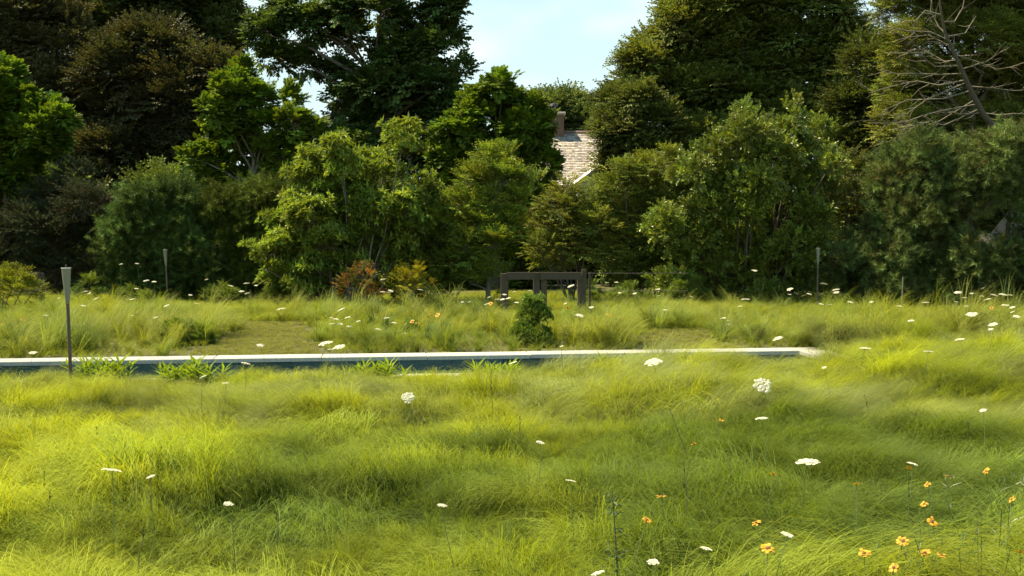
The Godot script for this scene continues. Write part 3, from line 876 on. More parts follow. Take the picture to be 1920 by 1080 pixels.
	tree("garden_pine", "blue-green pine before the shed with dead twigs on its boughs", "pine", "blue-green pines on the right", 25.6, 1890, [[1830, 305, 40, 28], [1880, 290, 40, 28], [1925, 300, 40, 34], [1840, 350, 40, 26], [1890, 345, 40, 26], [1940, 360, 40, 30], [1825, 472, 30, 18], [1885, 488, 40, 14], [1950, 470, 40, 26], [1938, 418, 20, 16], [1815, 495, 40, 24], [1870, 510, 48, 24], [1930, 510, 44, 26], [1840, 545, 50, 20], [1910, 550, 50, 20], [1800, 562, 44, 14], [1870, 566, 44, 14], [1990, 420, 50, 60], [1980, 520, 50, 40]], pine, Color(0.088, 0.118, 0.034), {"density": 5.5, "trunk": 0.11, "scale": 1.65, "vary": 0.5, "back": 0.45, "any_way": true, "spec": 0.2, "second": Color(0.10, 0.10, 0.03), "second_share": 0.15})
	tree("yellow_bush", "small yellow-green bush before the dark rail fence", "bush", "", 24.0, 28, [[25, 522, 18, 12], [45, 535, 22, 12], [10, 538, 24, 14], [30, 552, 36, 12], [60, 550, 16, 10], [-10, 550, 24, 16]], lance, Color(0.14, 0.155, 0.016), {"density": 16.0, "trunk": 0.03, "stems": 5, "scale": 0.55, "rise": 0.6})
	tree("russet_shrub", "small russet-leaved shrub at the foot of the whorled-leaf shrub", "shrub", "", 24.5, 680, [[680, 520, 18, 12], [665, 540, 22, 14], [700, 540, 22, 14], [690, 560, 28, 12]], lance, Color(0.16, 0.085, 0.02), {"density": 12.0, "trunk": 0.03, "stems": 5, "scale": 0.55, "rise": 0.5, "second": Color(0.09, 0.11, 0.02), "second_share": 0.45})
	tree("yellow_bush", "small golden-leaved shrub between the russet shrub and the sapling", "shrub", "", 24.6, 775, [[775, 515, 10, 12], [765, 535, 18, 12], [790, 540, 18, 12], [775, 555, 24, 10]], lance, Color(0.22, 0.19, 0.015), {"density": 14.0, "trunk": 0.025, "stems": 5, "scale": 0.55, "rise": 0.6})
	tree("leafy_weed", "upright dark leafy plant at the far pool edge below the timber fence", "plant", "", 17.5, 998, [[998, 575, 12, 12], [988, 597, 16, 12], [1008, 598, 14, 12], [985, 622, 20, 13], [1012, 624, 16, 13], [998, 645, 26, 10]], whorl, Color(0.085, 0.13, 0.022), {"density": 60.0, "trunk": 0.02, "stems": 4, "scale": 0.3, "rise": 0.5, "foot": 0.3})
	tree("leafy_weed", "bushy bright green plant left of the mown strip beside the pool", "plant", "", 17.8, 350, [[335, 625, 20, 10], [362, 630, 20, 11], [350, 645, 30, 10], [375, 645, 16, 9]], lance, Color(0.09, 0.14, 0.02), {"density": 80.0, "trunk": 0.012, "stems": 6, "scale": 0.3, "rise": 0.5, "foot": 0.5})
	# leafy weeds along the foot of the shrubs
	rng.seed = 950
	var feet := []
	for k in 15: feet.append([rnd(90, 1900), 25.6 + rnd(0.0, 0.9), rnd(0.3, 1.25), rnd(0, 1)])
	for q in feet:
		var x: float = q[0]
		if x > 930.0 and x < 1105.0: continue
		var m: float = q[2]
		tree("border_weed", "leafy green weed at the foot of the shrubs" + border_side(x), "weed", "weeds along the shrub border", q[1], x, [[x + rnd(-9, 9), 553 - 16 * m, 6, 9 * m], [x - rnd(6, 22), 562 - rnd(0, 10) * m, rnd(8, 16), 6 * m], [x + rnd(6, 22), 564 - rnd(0, 12) * m, rnd(8, 16), 6 * m]], lance if q[3] < 0.5 else small, Color(0.10, 0.14, 0.024), {"density": 22.0, "trunk": 0.012, "stems": 4, "scale": 0.38, "rise": 0.8, "foot": 0.4})
	dead_tree()

func border_side(x: float) -> String:
	for q in [[230.0, ", before the yew"], [460.0, ", before the low pines"], [700.0, ", before the whorled-leaf shrub"], [930.0, ", before the sapling"], [1240.0, ", before the arching shrubs"], [1520.0, ", before the glossy shrub"], [1780.0, ", before the broad pine"]]:
		if x < q[0]: return q[1]
	return ", before the shed pine"

func dead_tree() -> void:
	rng.seed = 91
	var z := 28.0
	var base := ground_at(2010, z)
	var t := thing("dead_tree", base, "bare dead leaning limb with pale twiggy side branches", "tree")
	var b := Build.new()
	b.smooth = true
	var path := [[2010, 588], [1985, 470], [1945, 345], [1905, 288], [1870, 247], [1842, 212], [1820, 170], [1803, 130], [1787, 95], [1772, 62], [1764, 20], [1758, -40]]
	var pts := []
	var rad := []
	for i in path.size():
		var q: Vector3 = P(path[i][0], path[i][1], z - 0.08 * i)
		if i == 0: q = base - Vector3.UP * 0.1
		pts.append(q - base)
		rad.append(lerpf(0.15, 0.02, float(i) / (path.size() - 1)) * (0.85 if i > 3 else 1.0))
	b.tube(pts, rad, 8)
	part(t, "trunk", b.mesh(), textured(92, lin(0.06, 0.047, 0.03), lin(0.14, 0.115, 0.08), 3.0))
	var pale := textured(93, lin(0.10, 0.087, 0.06), lin(0.20, 0.175, 0.125), 4.0)
	# side branches: start on the limb (index), then pixels
	var arms := [
		[5.0, [1800, 214], [1760, 205], [1730, 180]], [5.4, [1780, 205], [1735, 215], [1700, 228], [1650, 232], [1634, 226]], [6.0, [1770, 185], [1700, 188], [1660, 205]], [6.5, [1760, 160], [1720, 152], [1680, 160], [1635, 172], [1612, 155]],
		[6.8, [1760, 140], [1728, 138], [1680, 138], [1650, 128]], [7.5, [1770, 115], [1740, 98], [1675, 100]], [8.2, [1765, 78], [1740, 66], [1700, 70], [1665, 55], [1640, 35], [1622, 10]], [8.6, [1745, 60], [1700, 58], [1662, 50], [1650, 20]],
		[9.5, [1790, 40], [1805, 15], [1812, -20]], [9.0, [1760, 50], [1745, 20], [1748, -20]], [7.0, [1850, 115], [1880, 95]], [6.2, [1860, 165], [1900, 170], [1940, 168]], [7.8, [1830, 115], [1870, 130], [1900, 125]], [5.0, [1870, 215], [1890, 214], [1930, 213]],
		[4.2, [1900, 240], [1935, 222]], [5.6, [1760, 228], [1720, 230], [1690, 245]], [6.4, [1740, 185], [1712, 205], [1690, 220], [1660, 215]], [3.4, [1912, 265], [1906, 300], [1902, 340]], [8.8, [1810, 62], [1830, 30]], [7.2, [1752, 125], [1735, 110], [1718, 92]],
		[5.2, [1770, 235], [1745, 228], [1715, 236], [1690, 262], [1655, 268]], [9.8, [1735, 20], [1715, 40], [1690, 38]]]
	for arm in arms:
		var f: float = arm[0]
		var i0 := int(f)
		var start: Vector3 = pts[i0].lerp(pts[i0 + 1], f - i0)
		var line := [start]
		var dz := rnd(-0.5, 0.5)
		for k in range(1, arm.size()):
			line.append(P(arm[k][0], arm[k][1], z - 0.08 * f + dz * k * 0.5) - base)
		var br := Build.new()
		br.smooth = true
		var rr := []
		for k in line.size(): rr.append(lerpf(0.020, 0.005, float(k) / (line.size() - 1)))
		br.tube(line, rr, 5)
		for k in range(1, line.size()):                     # twigs
			for n in 4:
				var a: Vector3 = line[k - 1].lerp(line[k], rnd(0.2, 1.0))
				var d: Vector3 = ((line[k] - line[k - 1]).normalized() + ball() * 0.8 + Vector3(-0.2, -0.05, 0)).normalized()
				var l := rnd(0.2, 0.6)
				var m := a + d * l * 0.5
				br.tube([a, m, m + (d + ball() * 0.4).normalized() * l * 0.5], [0.009, 0.006, 0.002], 3)
		part(t, "branch", br.mesh(), pale)

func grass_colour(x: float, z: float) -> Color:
	# three grass colours in patches, yellower on the left, darker green on the right
	var k := n_patch.get_noise_2d(x, z) * 1.6 + rng.randfn(0, 0.16) + (0.22 if x < 0.6 + 0.8 * n_fine.get_noise_2d(z, x) else -0.2)
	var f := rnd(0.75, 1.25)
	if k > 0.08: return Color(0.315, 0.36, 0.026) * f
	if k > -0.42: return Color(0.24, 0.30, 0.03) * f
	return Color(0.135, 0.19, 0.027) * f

func meadow() -> void:
	var mat := leaf_mat(0.6, 0.95, 0.25)
	var fine := []
	for k in 3:
		fine.append(tuft(100 + k, {"count": 34, "base": 0.06, "length": 0.62, "width": 0.0038, "lean": 0.7, "droop": 2.05, "open": 0.6, "straw": 0.07 + 0.09 * k, "segs": 6}))
	var fountain := []
	for k in 3:
		fountain.append(tuft(110 + k, {"count": 150, "base": 0.09, "length": 0.78, "width": 0.005, "lean": 0.3, "droop": 1.9, "open": 0.55, "straw": 0.06 + 0.05 * k, "segs": 6}))
	var lawn := tuft(120, {"count": 40, "base": 0.10, "length": 0.085, "width": 0.003, "lean": 0.2, "droop": 1.1, "open": 0.9, "straw": 0.4, "segs": 3})
	# --- near bank, and the end beyond the pool: tussocks that the wind combs one way
	rng.seed = 200
	var sets := [Copies.new(), Copies.new(), Copies.new()]
	var z := 3.2
	while z < 17.2:
		var half := z * 0.50 + 1.0
		var cell := 0.34
		var x := -half
		while x < half:
			var c := Vector3(x + rnd(-0.5, 0.5) * cell, 0, -(z + rnd(-0.5, 0.5) * cell))
			x += cell
			var size := rnd(0.22, 0.42)
			var hill := n_hills.get_noise_2d(c.x, c.z)
			var tall := clampf(0.95 + 0.6 * hill + 0.4 * n_fine.get_noise_2d(c.x, c.z) + rng.randfn(0, 0.12), 0.45, 1.6)
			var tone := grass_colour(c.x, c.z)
			if z > 9.0 and rng.randf() < 0.6: tone = Color(0.25, 0.29, 0.085) * rnd(0.75, 1.2)
			var k: int = 0 if n_patch.get_noise_2d(c.x * 2.0 + 31.0, c.z * 2.0) > 0.15 else (1 if rng.randf() < 0.6 else 2)
			if z > 9.0 and rng.randf() < 0.5: k = 2
			var main := flow(c.x, c.z) + rng.randfn(0, 0.35)
			for i in int(150.0 * size * size / 0.1 * 0.34):
				var a := rnd(0, TAU)
				var f := sqrt(rng.randf())
				var at := c + Vector3(cos(a), 0, sin(a)) * f * size
				var q := pool_local(at.x, at.z)
				var beyond := q.x < -0.03
				if not beyond and q.z > -POOL_WID - 0.03: continue
				var s := tall * (1.0 - 0.45 * f * f) * rnd(0.8, 1.2)
				var gap := -POOL_WID - q.z                    # distance to the near coping
				if not beyond and gap < 2.2: s *= lerpf(lerpf(0.40, 0.86, clampf(maxf((at.x + 3.5) / 6.5, (-5.0 - at.x) / 1.2), 0, 1)), 1.0, clampf(gap / 2.2, 0, 1))
				elif beyond: s *= lerpf(1.0, 1.35, clampf((-at.z - 13.5) / 3.0, 0, 1))
				var turn := lerp_angle(main, a, 0.30 * f) + rng.randfn(0, 0.22)
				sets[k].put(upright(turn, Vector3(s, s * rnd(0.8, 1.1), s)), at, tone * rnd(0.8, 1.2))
		z += cell
	z = 3.2
	while z < 17.2:                                         # a low carpet between the tussocks
		var half := z * 0.50 + 1.0
		var cell := 0.11
		var x := -half
		while x < half:
			var px := x + rnd(-0.5, 0.5) * cell
			var pz := -(z + rnd(-0.5, 0.5) * cell)
			x += cell
			var q := pool_local(px, pz)
			if q.x > -0.03 and q.z > -POOL_WID - 0.03: continue
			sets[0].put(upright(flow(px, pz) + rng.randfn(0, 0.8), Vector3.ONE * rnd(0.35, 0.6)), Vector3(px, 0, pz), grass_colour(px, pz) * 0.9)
		z += cell
	var words := ["fine yellow-green grass flopping in waves over the near bank", "soft green grass mixed through the near bank", "pale seeding grass scattered through the near bank"]
	for k in 3:
		tag(scatter(self, "meadow_grass", sets[k], fine[k], mat), words[k], "grass", "", "stuff")
		total_sprays += sets[k].count
	# --- far bank: arching clumps over a finer carpet
	rng.seed = 300
	sets = [Copies.new(), Copies.new(), Copies.new()]
	var carpet := Copies.new()
	var mown := Copies.new()
	z = 15.0
	while z < 27.0:
		var half := z * 0.49 + 1.4
		var cell := 0.42
		var x := -half
		while x < half:
			var px := x + rnd(-0.5, 0.5) * cell
			var pz := -(z + rnd(-0.5, 0.5) * cell)
			x += cell
			var q := pool_local(px, pz)
			if q.z < 0.16 and q.x > -0.2: continue
			if q.x < -0.2 and pz > -17.0: continue
			if on_path(px, pz) > -0.12: continue
			var hill := n_hills.get_noise_2d(px + 60.0, pz)
			var s := 0.95 + 0.75 * hill + 0.65 * n_fine.get_noise_2d(px * 0.6, pz * 0.6)
			s *= lerpf(1.08, 0.6, clampf((z - 18.5) / 5.0, 0, 1))
			if px > -3.2 and px < -0.5 and z < 20.6: s *= 0.66
			if q.z < 0.5: s *= 0.85
			s = clampf(s * rnd(0.8, 1.2), 0.3, 1.5)
			var c := Color(0.20, 0.255, 0.045) * rnd(0.65, 1.3)
			if n_patch.get_noise_2d(px * 1.5, pz * 1.5 + 70.0) > 0.1: c = Color(0.26, 0.29, 0.045) * rnd(0.8, 1.15)
			var k := rng.randi() % 3
			sets[k].put(upright(0.2 + n_flow.get_noise_2d(px, pz) * 3.0 + rng.randfn(0, 0.5), Vector3(s, s * rnd(0.8, 1.1), s)), Vector3(px, 0, pz), c)
		z += cell
	z = 15.0
	while z < 31.0:
		var half := z * 0.49 + 1.4
		var cell := 0.11
		var x := -half
		while x < half:
			var px := x + rnd(-0.5, 0.5) * cell
			var pz := -(z + rnd(-0.5, 0.5) * cell)
			x += cell
			var q := pool_local(px, pz)
			if q.z < 0.05 and q.x > -0.1: continue
			if q.x < -0.1 and pz > -17.0: continue
			if z > 29.0 and absf(px - 0.8) > 2.6: continue
			if on_path(px, pz) > 0.0:
				var c := Color(0.22, 0.23, 0.05) * rnd(0.75, 1.15)
				mown.put(upright(rnd(0, TAU), Vector3.ONE * rnd(0.7, 1.2)), Vector3(px, 0, pz), c)
				continue
			if on_path(px, pz) > -0.1: continue
			var s := clampf(0.55 + 0.3 * n_hills.get_noise_2d(px + 60.0, pz), 0.25, 0.9) * rnd(0.8, 1.2)
			s *= lerpf(0.55, 1.0, clampf((z - 17.0) / 4.0, 0, 1))
			var c := Color(0.25, 0.295, 0.045) * rnd(0.7, 1.2)
			carpet.put(upright(flow(px, pz) + rng.randfn(0, 0.6), Vector3.ONE * s), Vector3(px, 0, pz), c)
		z += cell
	words = ["arching clumps of green grass on the far bank", "arching clumps of straw-tipped grass on the far bank", "pale arching grass clumps between the greener ones on the far bank"]
	for k in 3:
		tag(scatter(self, "clump_grass", sets[k], fountain[k], mat), words[k], "grass", "", "stuff")
	tag(scatter(self, "carpet_grass", carpet, fine[1], mat), "low fine grass between the clumps on the far bank", "grass", "", "stuff")
	tag(scatter(self, "mown_grass", mown, lawn, mat), "short mown straw-coloured grass of the two strips by the pool", "grass", "", "stuff")
	total_sprays += carpet.count + mown.count

func lily(at: Vector3, h: float, label: String, seed_: int) -> void:      # upright leafy stems with long leaves
	rng.seed = seed_
	var t := thing("leafy_plant", at, label, "plant", "broad-leaved plants along the near pool edge")
	var m := leaf_mat(0.5, 0.9, 0.2)
	for s in 8:
		var b := Build.new()
		var foot := Vector3(rnd(-0.16, 0.16), -0.02, rnd(-0.12, 0.12))
		var top := foot * 1.6 + Vector3(rnd(-0.06, 0.06), h * rnd(0.75, 1.15), 0)
		b.tube([foot, top], [0.006, 0.003], 4, Color(0.09, 0.12, 0.03))
		var n := 20
		for i in n:
			var f := 0.25 + 0.75 * i / n
			var a := i * 2.4 + rnd(-0.3, 0.3)
			var d := Vector3(cos(a), lerpf(0.0, 1.3, f * f) , sin(a))
			var c := Color(0.20, 0.28, 0.02) * rnd(0.75, 1.2)
			leaf(b, foot.lerp(top, f), d, Vector3.UP + ball() * 0.3, rnd(0.14, 0.24), rnd(0.024, 0.036), "lance", c)
		part(t, "leafy_stem", b.mesh(), m)

func plants() -> void:
	for q in [[165, 12.55, 0.30, "yellow-green leafy plant right beside the near torch"], [215, 12.5, 0.33, "tallest bright leafy plant between the near torch and open water"], [375, 12.45, 0.31, "star-leaved bright plant left of the open water's middle"], [335, 12.4, 0.25, "low leafy plant at the near edge of the open water"], [720, 12.7, 0.28, "strappy green plant at the near pool edge below the orange flowers"], [690, 12.65, 0.22, "low leafy plant left of the strappy one at the pool edge"], [1145, 13.2, 0.24, "small leafy plant poking over the pool below the arching shrubs"], [930, 12.95, 0.22, "small upright leafy plant at the pool edge below the sapling"]]:
		lily(ground_at(q[0], q[1]), q[2], q[3], int(q[0]))
	# strappy clumps on the far bank
	var strap := tuft(130, {"count": 60, "base": 0.09, "length": 0.75, "width": 0.017, "lean": 0.1, "droop": 1.2, "open": 0.45, "straw": 0.02})
	var dusk := tuft(131, {"count": 150, "base": 0.10, "length": 0.6, "width": 0.005, "lean": 0.1, "droop": 1.0, "open": 0.7, "straw": 0.1})
	var k := 0
	for q in [[700, 20.0, 0.8], [760, 18.6, 0.85], [800, 18.0, 0.8], [830, 18.5, 0.75], [735, 17.6, 0.6], [860, 17.7, 0.6], [720, 19.2, 0.9], [780, 19.4, 0.85], [1115, 17.9, 0.6], [1160, 18.1, 0.6], [300, 18.2, 0.6]]:
		rng.seed = 400 + k
		var t := thing("strappy_clump", ground_at(q[0], q[1]), "dark green strap-leaved clump among the orange flowers on the far bank" if k < 8 else ["narrow green strap-leaved clump by the second mown strip", "green strap-leaved clump below the far torch side of the second strip", "small strap-leaved clump left of the bushy bright plant"][k - 8], "plant", "strap-leaved clumps on the far bank")
		var o := Copies.new()
		var mi := part(t, "leaves", strap, strap_mat(k % 3))
		mi.basis = upright(rnd(0, TAU), Vector3.ONE * q[2])
		k += 1
	var t2 := thing("dark_tussock", ground_at(1412, 17.9), "dark brownish tussock right of the second mown strip", "plant")
	var mi2 := part(t2, "leaves", dusk, strap_mat(3))
	mi2.scale = Vector3(1.25, 0.95, 1.1)
	# thin dark stalks that stand above the near grass
	var stalk_m := plain(0.07, 0.085, 0.03, 0.7)
	k = 0
	for q in [[920, 700, 925, 840, 9.4], [1255, 768, 1310, 925, 7.6], [85, 885, 80, 960, 6.6], [250, 890, 252, 1000, 6.2], [520, 965, 515, 1080, 5.6], [975, 785, 974, 850, 8.6], [945, 770, 950, 825, 9.0], [228, 735, 230, 795, 11.2], [1283, 865, 1288, 1080, 5.5], [180, 800, 190, 860, 8.2], [95, 920, 90, 975, 6.1], [268, 1000, 262, 1080, 5.3], [592, 575, 594, 655, 17.6], [588, 590, 590, 655, 17.8], [1620, 740, 1632, 790, 9.6], [1815, 790, 1818, 860, 8.0]]:
		rng.seed = 430 + k
		var z: float = q[4]
		var top := P(q[0], q[1], z)
		var low := P(q[2], q[3], z)
		var foot := low + (low - top) * clampf(low.y / maxf(top.y - low.y, 0.01), 0.0, 3.0)
		foot.y = 0.0
		var t := thing("bare_stalk", foot, ["tall thin stalk rising over the near pool edge grass", "long bent bare stalk leaning over the greener near grass", "short dark stalk left of the straight-stemmed flat umbel", "thin dark stalk right of the straight-stemmed flat umbel", "dark stalk standing alone in the yellow near grass", "short stalk beside the small edge-on umbel", "short stalk below the tall thin one", "short stalk in the grass right of the near torch", "long upright stalk left of the large tilted orange flower", "short stalk in the grass below the near torch", "dark stalk paired with the one left of the flat umbel", "low stalk beneath the narrow closed umbel", "taller thin dark stalk beside the first mown strip", "shorter thin dark stalk beside the first mown strip", "short stalk below the grass beyond the end coping", "short stalk under the tiny lone umbel"][k], "stalk", "bare stalks in the near grass" if z < 15 else "bare stalks by the mown strip")
		var b := Build.new()
		var d := top - foot
		var pts := []
		var rad := []
		for i in 5:
			pts.append(d * i / 4.0 + Vector3(rnd(-0.01, 0.01), 0, rnd(-0.01, 0.01)))
			rad.append(lerpf(0.0035, 0.0018, i / 4.0))
		b.tube(pts, rad, 4)
		part(t, "stem", b.mesh(), stalk_m)
		b = Build.new()
		for i in 7:
			leaf(b, d * rnd(0.72, 1.0), Vector3(rnd(-0.4, 0.4), 1, rnd(-0.4, 0.4)), ball(), 0.03, 0.008, "lance", Color(0.08, 0.09, 0.03))
		part(t, "seed_head", b.mesh(), leaf_mat(0.55, 0.9, 0.35))
		k += 1
	# the tall dark weed in the foreground
	rng.seed = 470
	var foot := ground_at(1160, 4.75)
	var w := thing("tall_weed", foot, "tall dark weed with small drooping leaves in the near grass", "weed")
	var b := Build.new()
	var tip := P(1148, 920, 4.75) - foot
	b.tube([Vector3.ZERO, tip * 0.5 + Vector3(0.012, 0, 0), tip], [0.006, 0.0045, 0.002], 6)
	part(w, "stem", b.mesh(), stalk_m)
	for i in 26:
		b = Build.new()
		var f := rnd(0.35, 1.0)
		var a := rnd(0, TAU)
		var at := tip * f + Vector3(0.012, 0, 0) * sin(f * PI)
		var out := at + Vector3(cos(a), rnd(0.2, 0.9), sin(a)) * rnd(0.02, 0.07) * (1.4 - f)
		b.tube([at, out], [0.0018, 0.001], 3, Color(0.05, 0.07, 0.02))
		for j in 3:
			leaf(b, at.lerp(out, 0.4 + 0.3 * j), Vector3(cos(a + j - 1), rnd(-0.4, 0.6), sin(a + j - 1)), Vector3.UP + ball() * 0.5, rnd(0.025, 0.05), rnd(0.009, 0.015), "lance", Color(0.045, 0.075, 0.014) * rnd(0.8, 1.2))
		part(w, "leaf_spray", b.mesh(), leaf_mat(0.45, 0.5, 0.4))
	# darker mixed weeds in the right foreground
	k = 0
	for q in [[1850, 4.6, 0.5], [1760, 5.0, 0.4], [1900, 5.3, 0.45], [1560, 4.9, 0.35], [1660, 4.5, 0.4], [1880, 6.4, 0.4], [1480, 4.6, 0.35]]:
		rng.seed = 480 + k
		var at := ground_at(q[0], q[1])
		var t := thing("green_weed", at, "dark green narrow-leaved weed among the orange flowers of the near grass", "weed", "green weeds in the near grass")
		for s in 9:
			b = Build.new()
			var f0 := Vector3(rnd(-0.1, 0.1), 0, rnd(-0.1, 0.1))
			var t0 := f0 * 2.2 + Vector3(rnd(-0.08, 0.08), q[2] * rnd(0.7, 1.1), rnd(-0.08, 0.08))
			b.tube([f0, t0], [0.003, 0.0015], 4, Color(0.06, 0.09, 0.02))
			for i in 12:
				var f := 0.3 + 0.7 * i / 12.0
				var a := i * 2.4
				leaf(b, f0.lerp(t0, f), Vector3(cos(a), 0.7, sin(a)), Vector3.UP + ball() * 0.3, rnd(0.05, 0.1), rnd(0.007, 0.013), "lance", Color(0.06, 0.10, 0.018) * rnd(0.8, 1.25))
			part(t, "leafy_stem", b.mesh(), leaf_mat(0.4, 0.8, 0.5))
		k += 1

func strap_mat(k: int) -> StandardMaterial3D:
	var key := "strap%d" % k
	if not mats.has(key):
		var m: StandardMaterial3D = leaf_mat(0.6, 0.7, 0.15).duplicate()
		m.albedo_color = [lin(0.085, 0.14, 0.03), lin(0.10, 0.155, 0.026), lin(0.09, 0.145, 0.045), lin(0.10, 0.11, 0.04)][k]
		mats[key] = m
	return mats[key]

# ------------------------------------------------------------------ flowers
func umbel_mesh(seed_: int) -> ArrayMesh:       # flat white head, one metre across, rays below
	rng.seed = seed_
	var b := Build.new()
	for i in 34:
		var r := sqrt((i + 0.5) / 34.0) * 0.5
		var a := i * 2.39996 + rnd(-0.15, 0.15)
		r *= rnd(0.9, 1.08)
		var c := Vector3(cos(a) * r, 0.05 - 0.3 * r * r + rnd(-0.025, 0.025), sin(a) * r)
		b.tri(c + Vector3(0.008, -0.02, 0), Vector3(0, -0.30, 0), c - Vector3(0.008, 0.02, 0), Color(0.22, 0.28, 0.08))
		var rr := rnd(0.085, 0.115)
		var col := Color(0.62, 0.60, 0.45) * rnd(0.82, 1.08)
		for k in 7:
			var p := c + Vector3(cos(k * TAU / 7) * rr, rnd(-0.03, 0.0), sin(k * TAU / 7) * rr)
			var q := c + Vector3(cos((k + 0.75) * TAU / 7) * rr, rnd(-0.03, 0.0), sin((k + 0.75) * TAU / 7) * rr)
			b.tri(c + Vector3(0, 0.03, 0), p, q, col)
	return b.mesh()

func petals_mesh(seed_: int) -> ArrayMesh:
	rng.seed = seed_
	var b := Build.new()
	for i in 10:
		var a := i * TAU / 10 + rnd(-0.12, 0.12)
		var d := Vector3(cos(a), rnd(-0.35, 0.5), sin(a)).normalized() * rnd(0.75, 1.1)
		var s := d.cross(Vector3.UP).normalized()
		var col := Color(0.50, 0.255, 0.005) * rnd(0.8, 1.1)
		if i % 3 == 0: col = Color(0.52, 0.30, 0.008)
		var p0 := d * 0.10
		var p1 := d * 0.34 + Vector3.UP * 0.03
		var p2 := d * 0.5
		b.tri(p0, p1 - s * 0.13, p1 + s * 0.13, col)
		b.tri(p1 - s * 0.13, p2 - s * 0.09, p1 + s * 0.13, col)
		b.tri(p2 - s * 0.09, p2 + s * 0.09, p1 + s * 0.13, col)
	return b.mesh()

func head_depth(px: float, py: float, size: float, high: float) -> float:      # where a flower of that height on either bank meets the ray
	var z := (EYE.y - high) * FOCAL / (py - 436.0)
	if z < 12.5: return z
	if z < 17.2: return 12.4 if size >= 13.0 and px < 1540.0 else (17.6 if px < 1540.0 else z)
	return minf(z, 25.0)

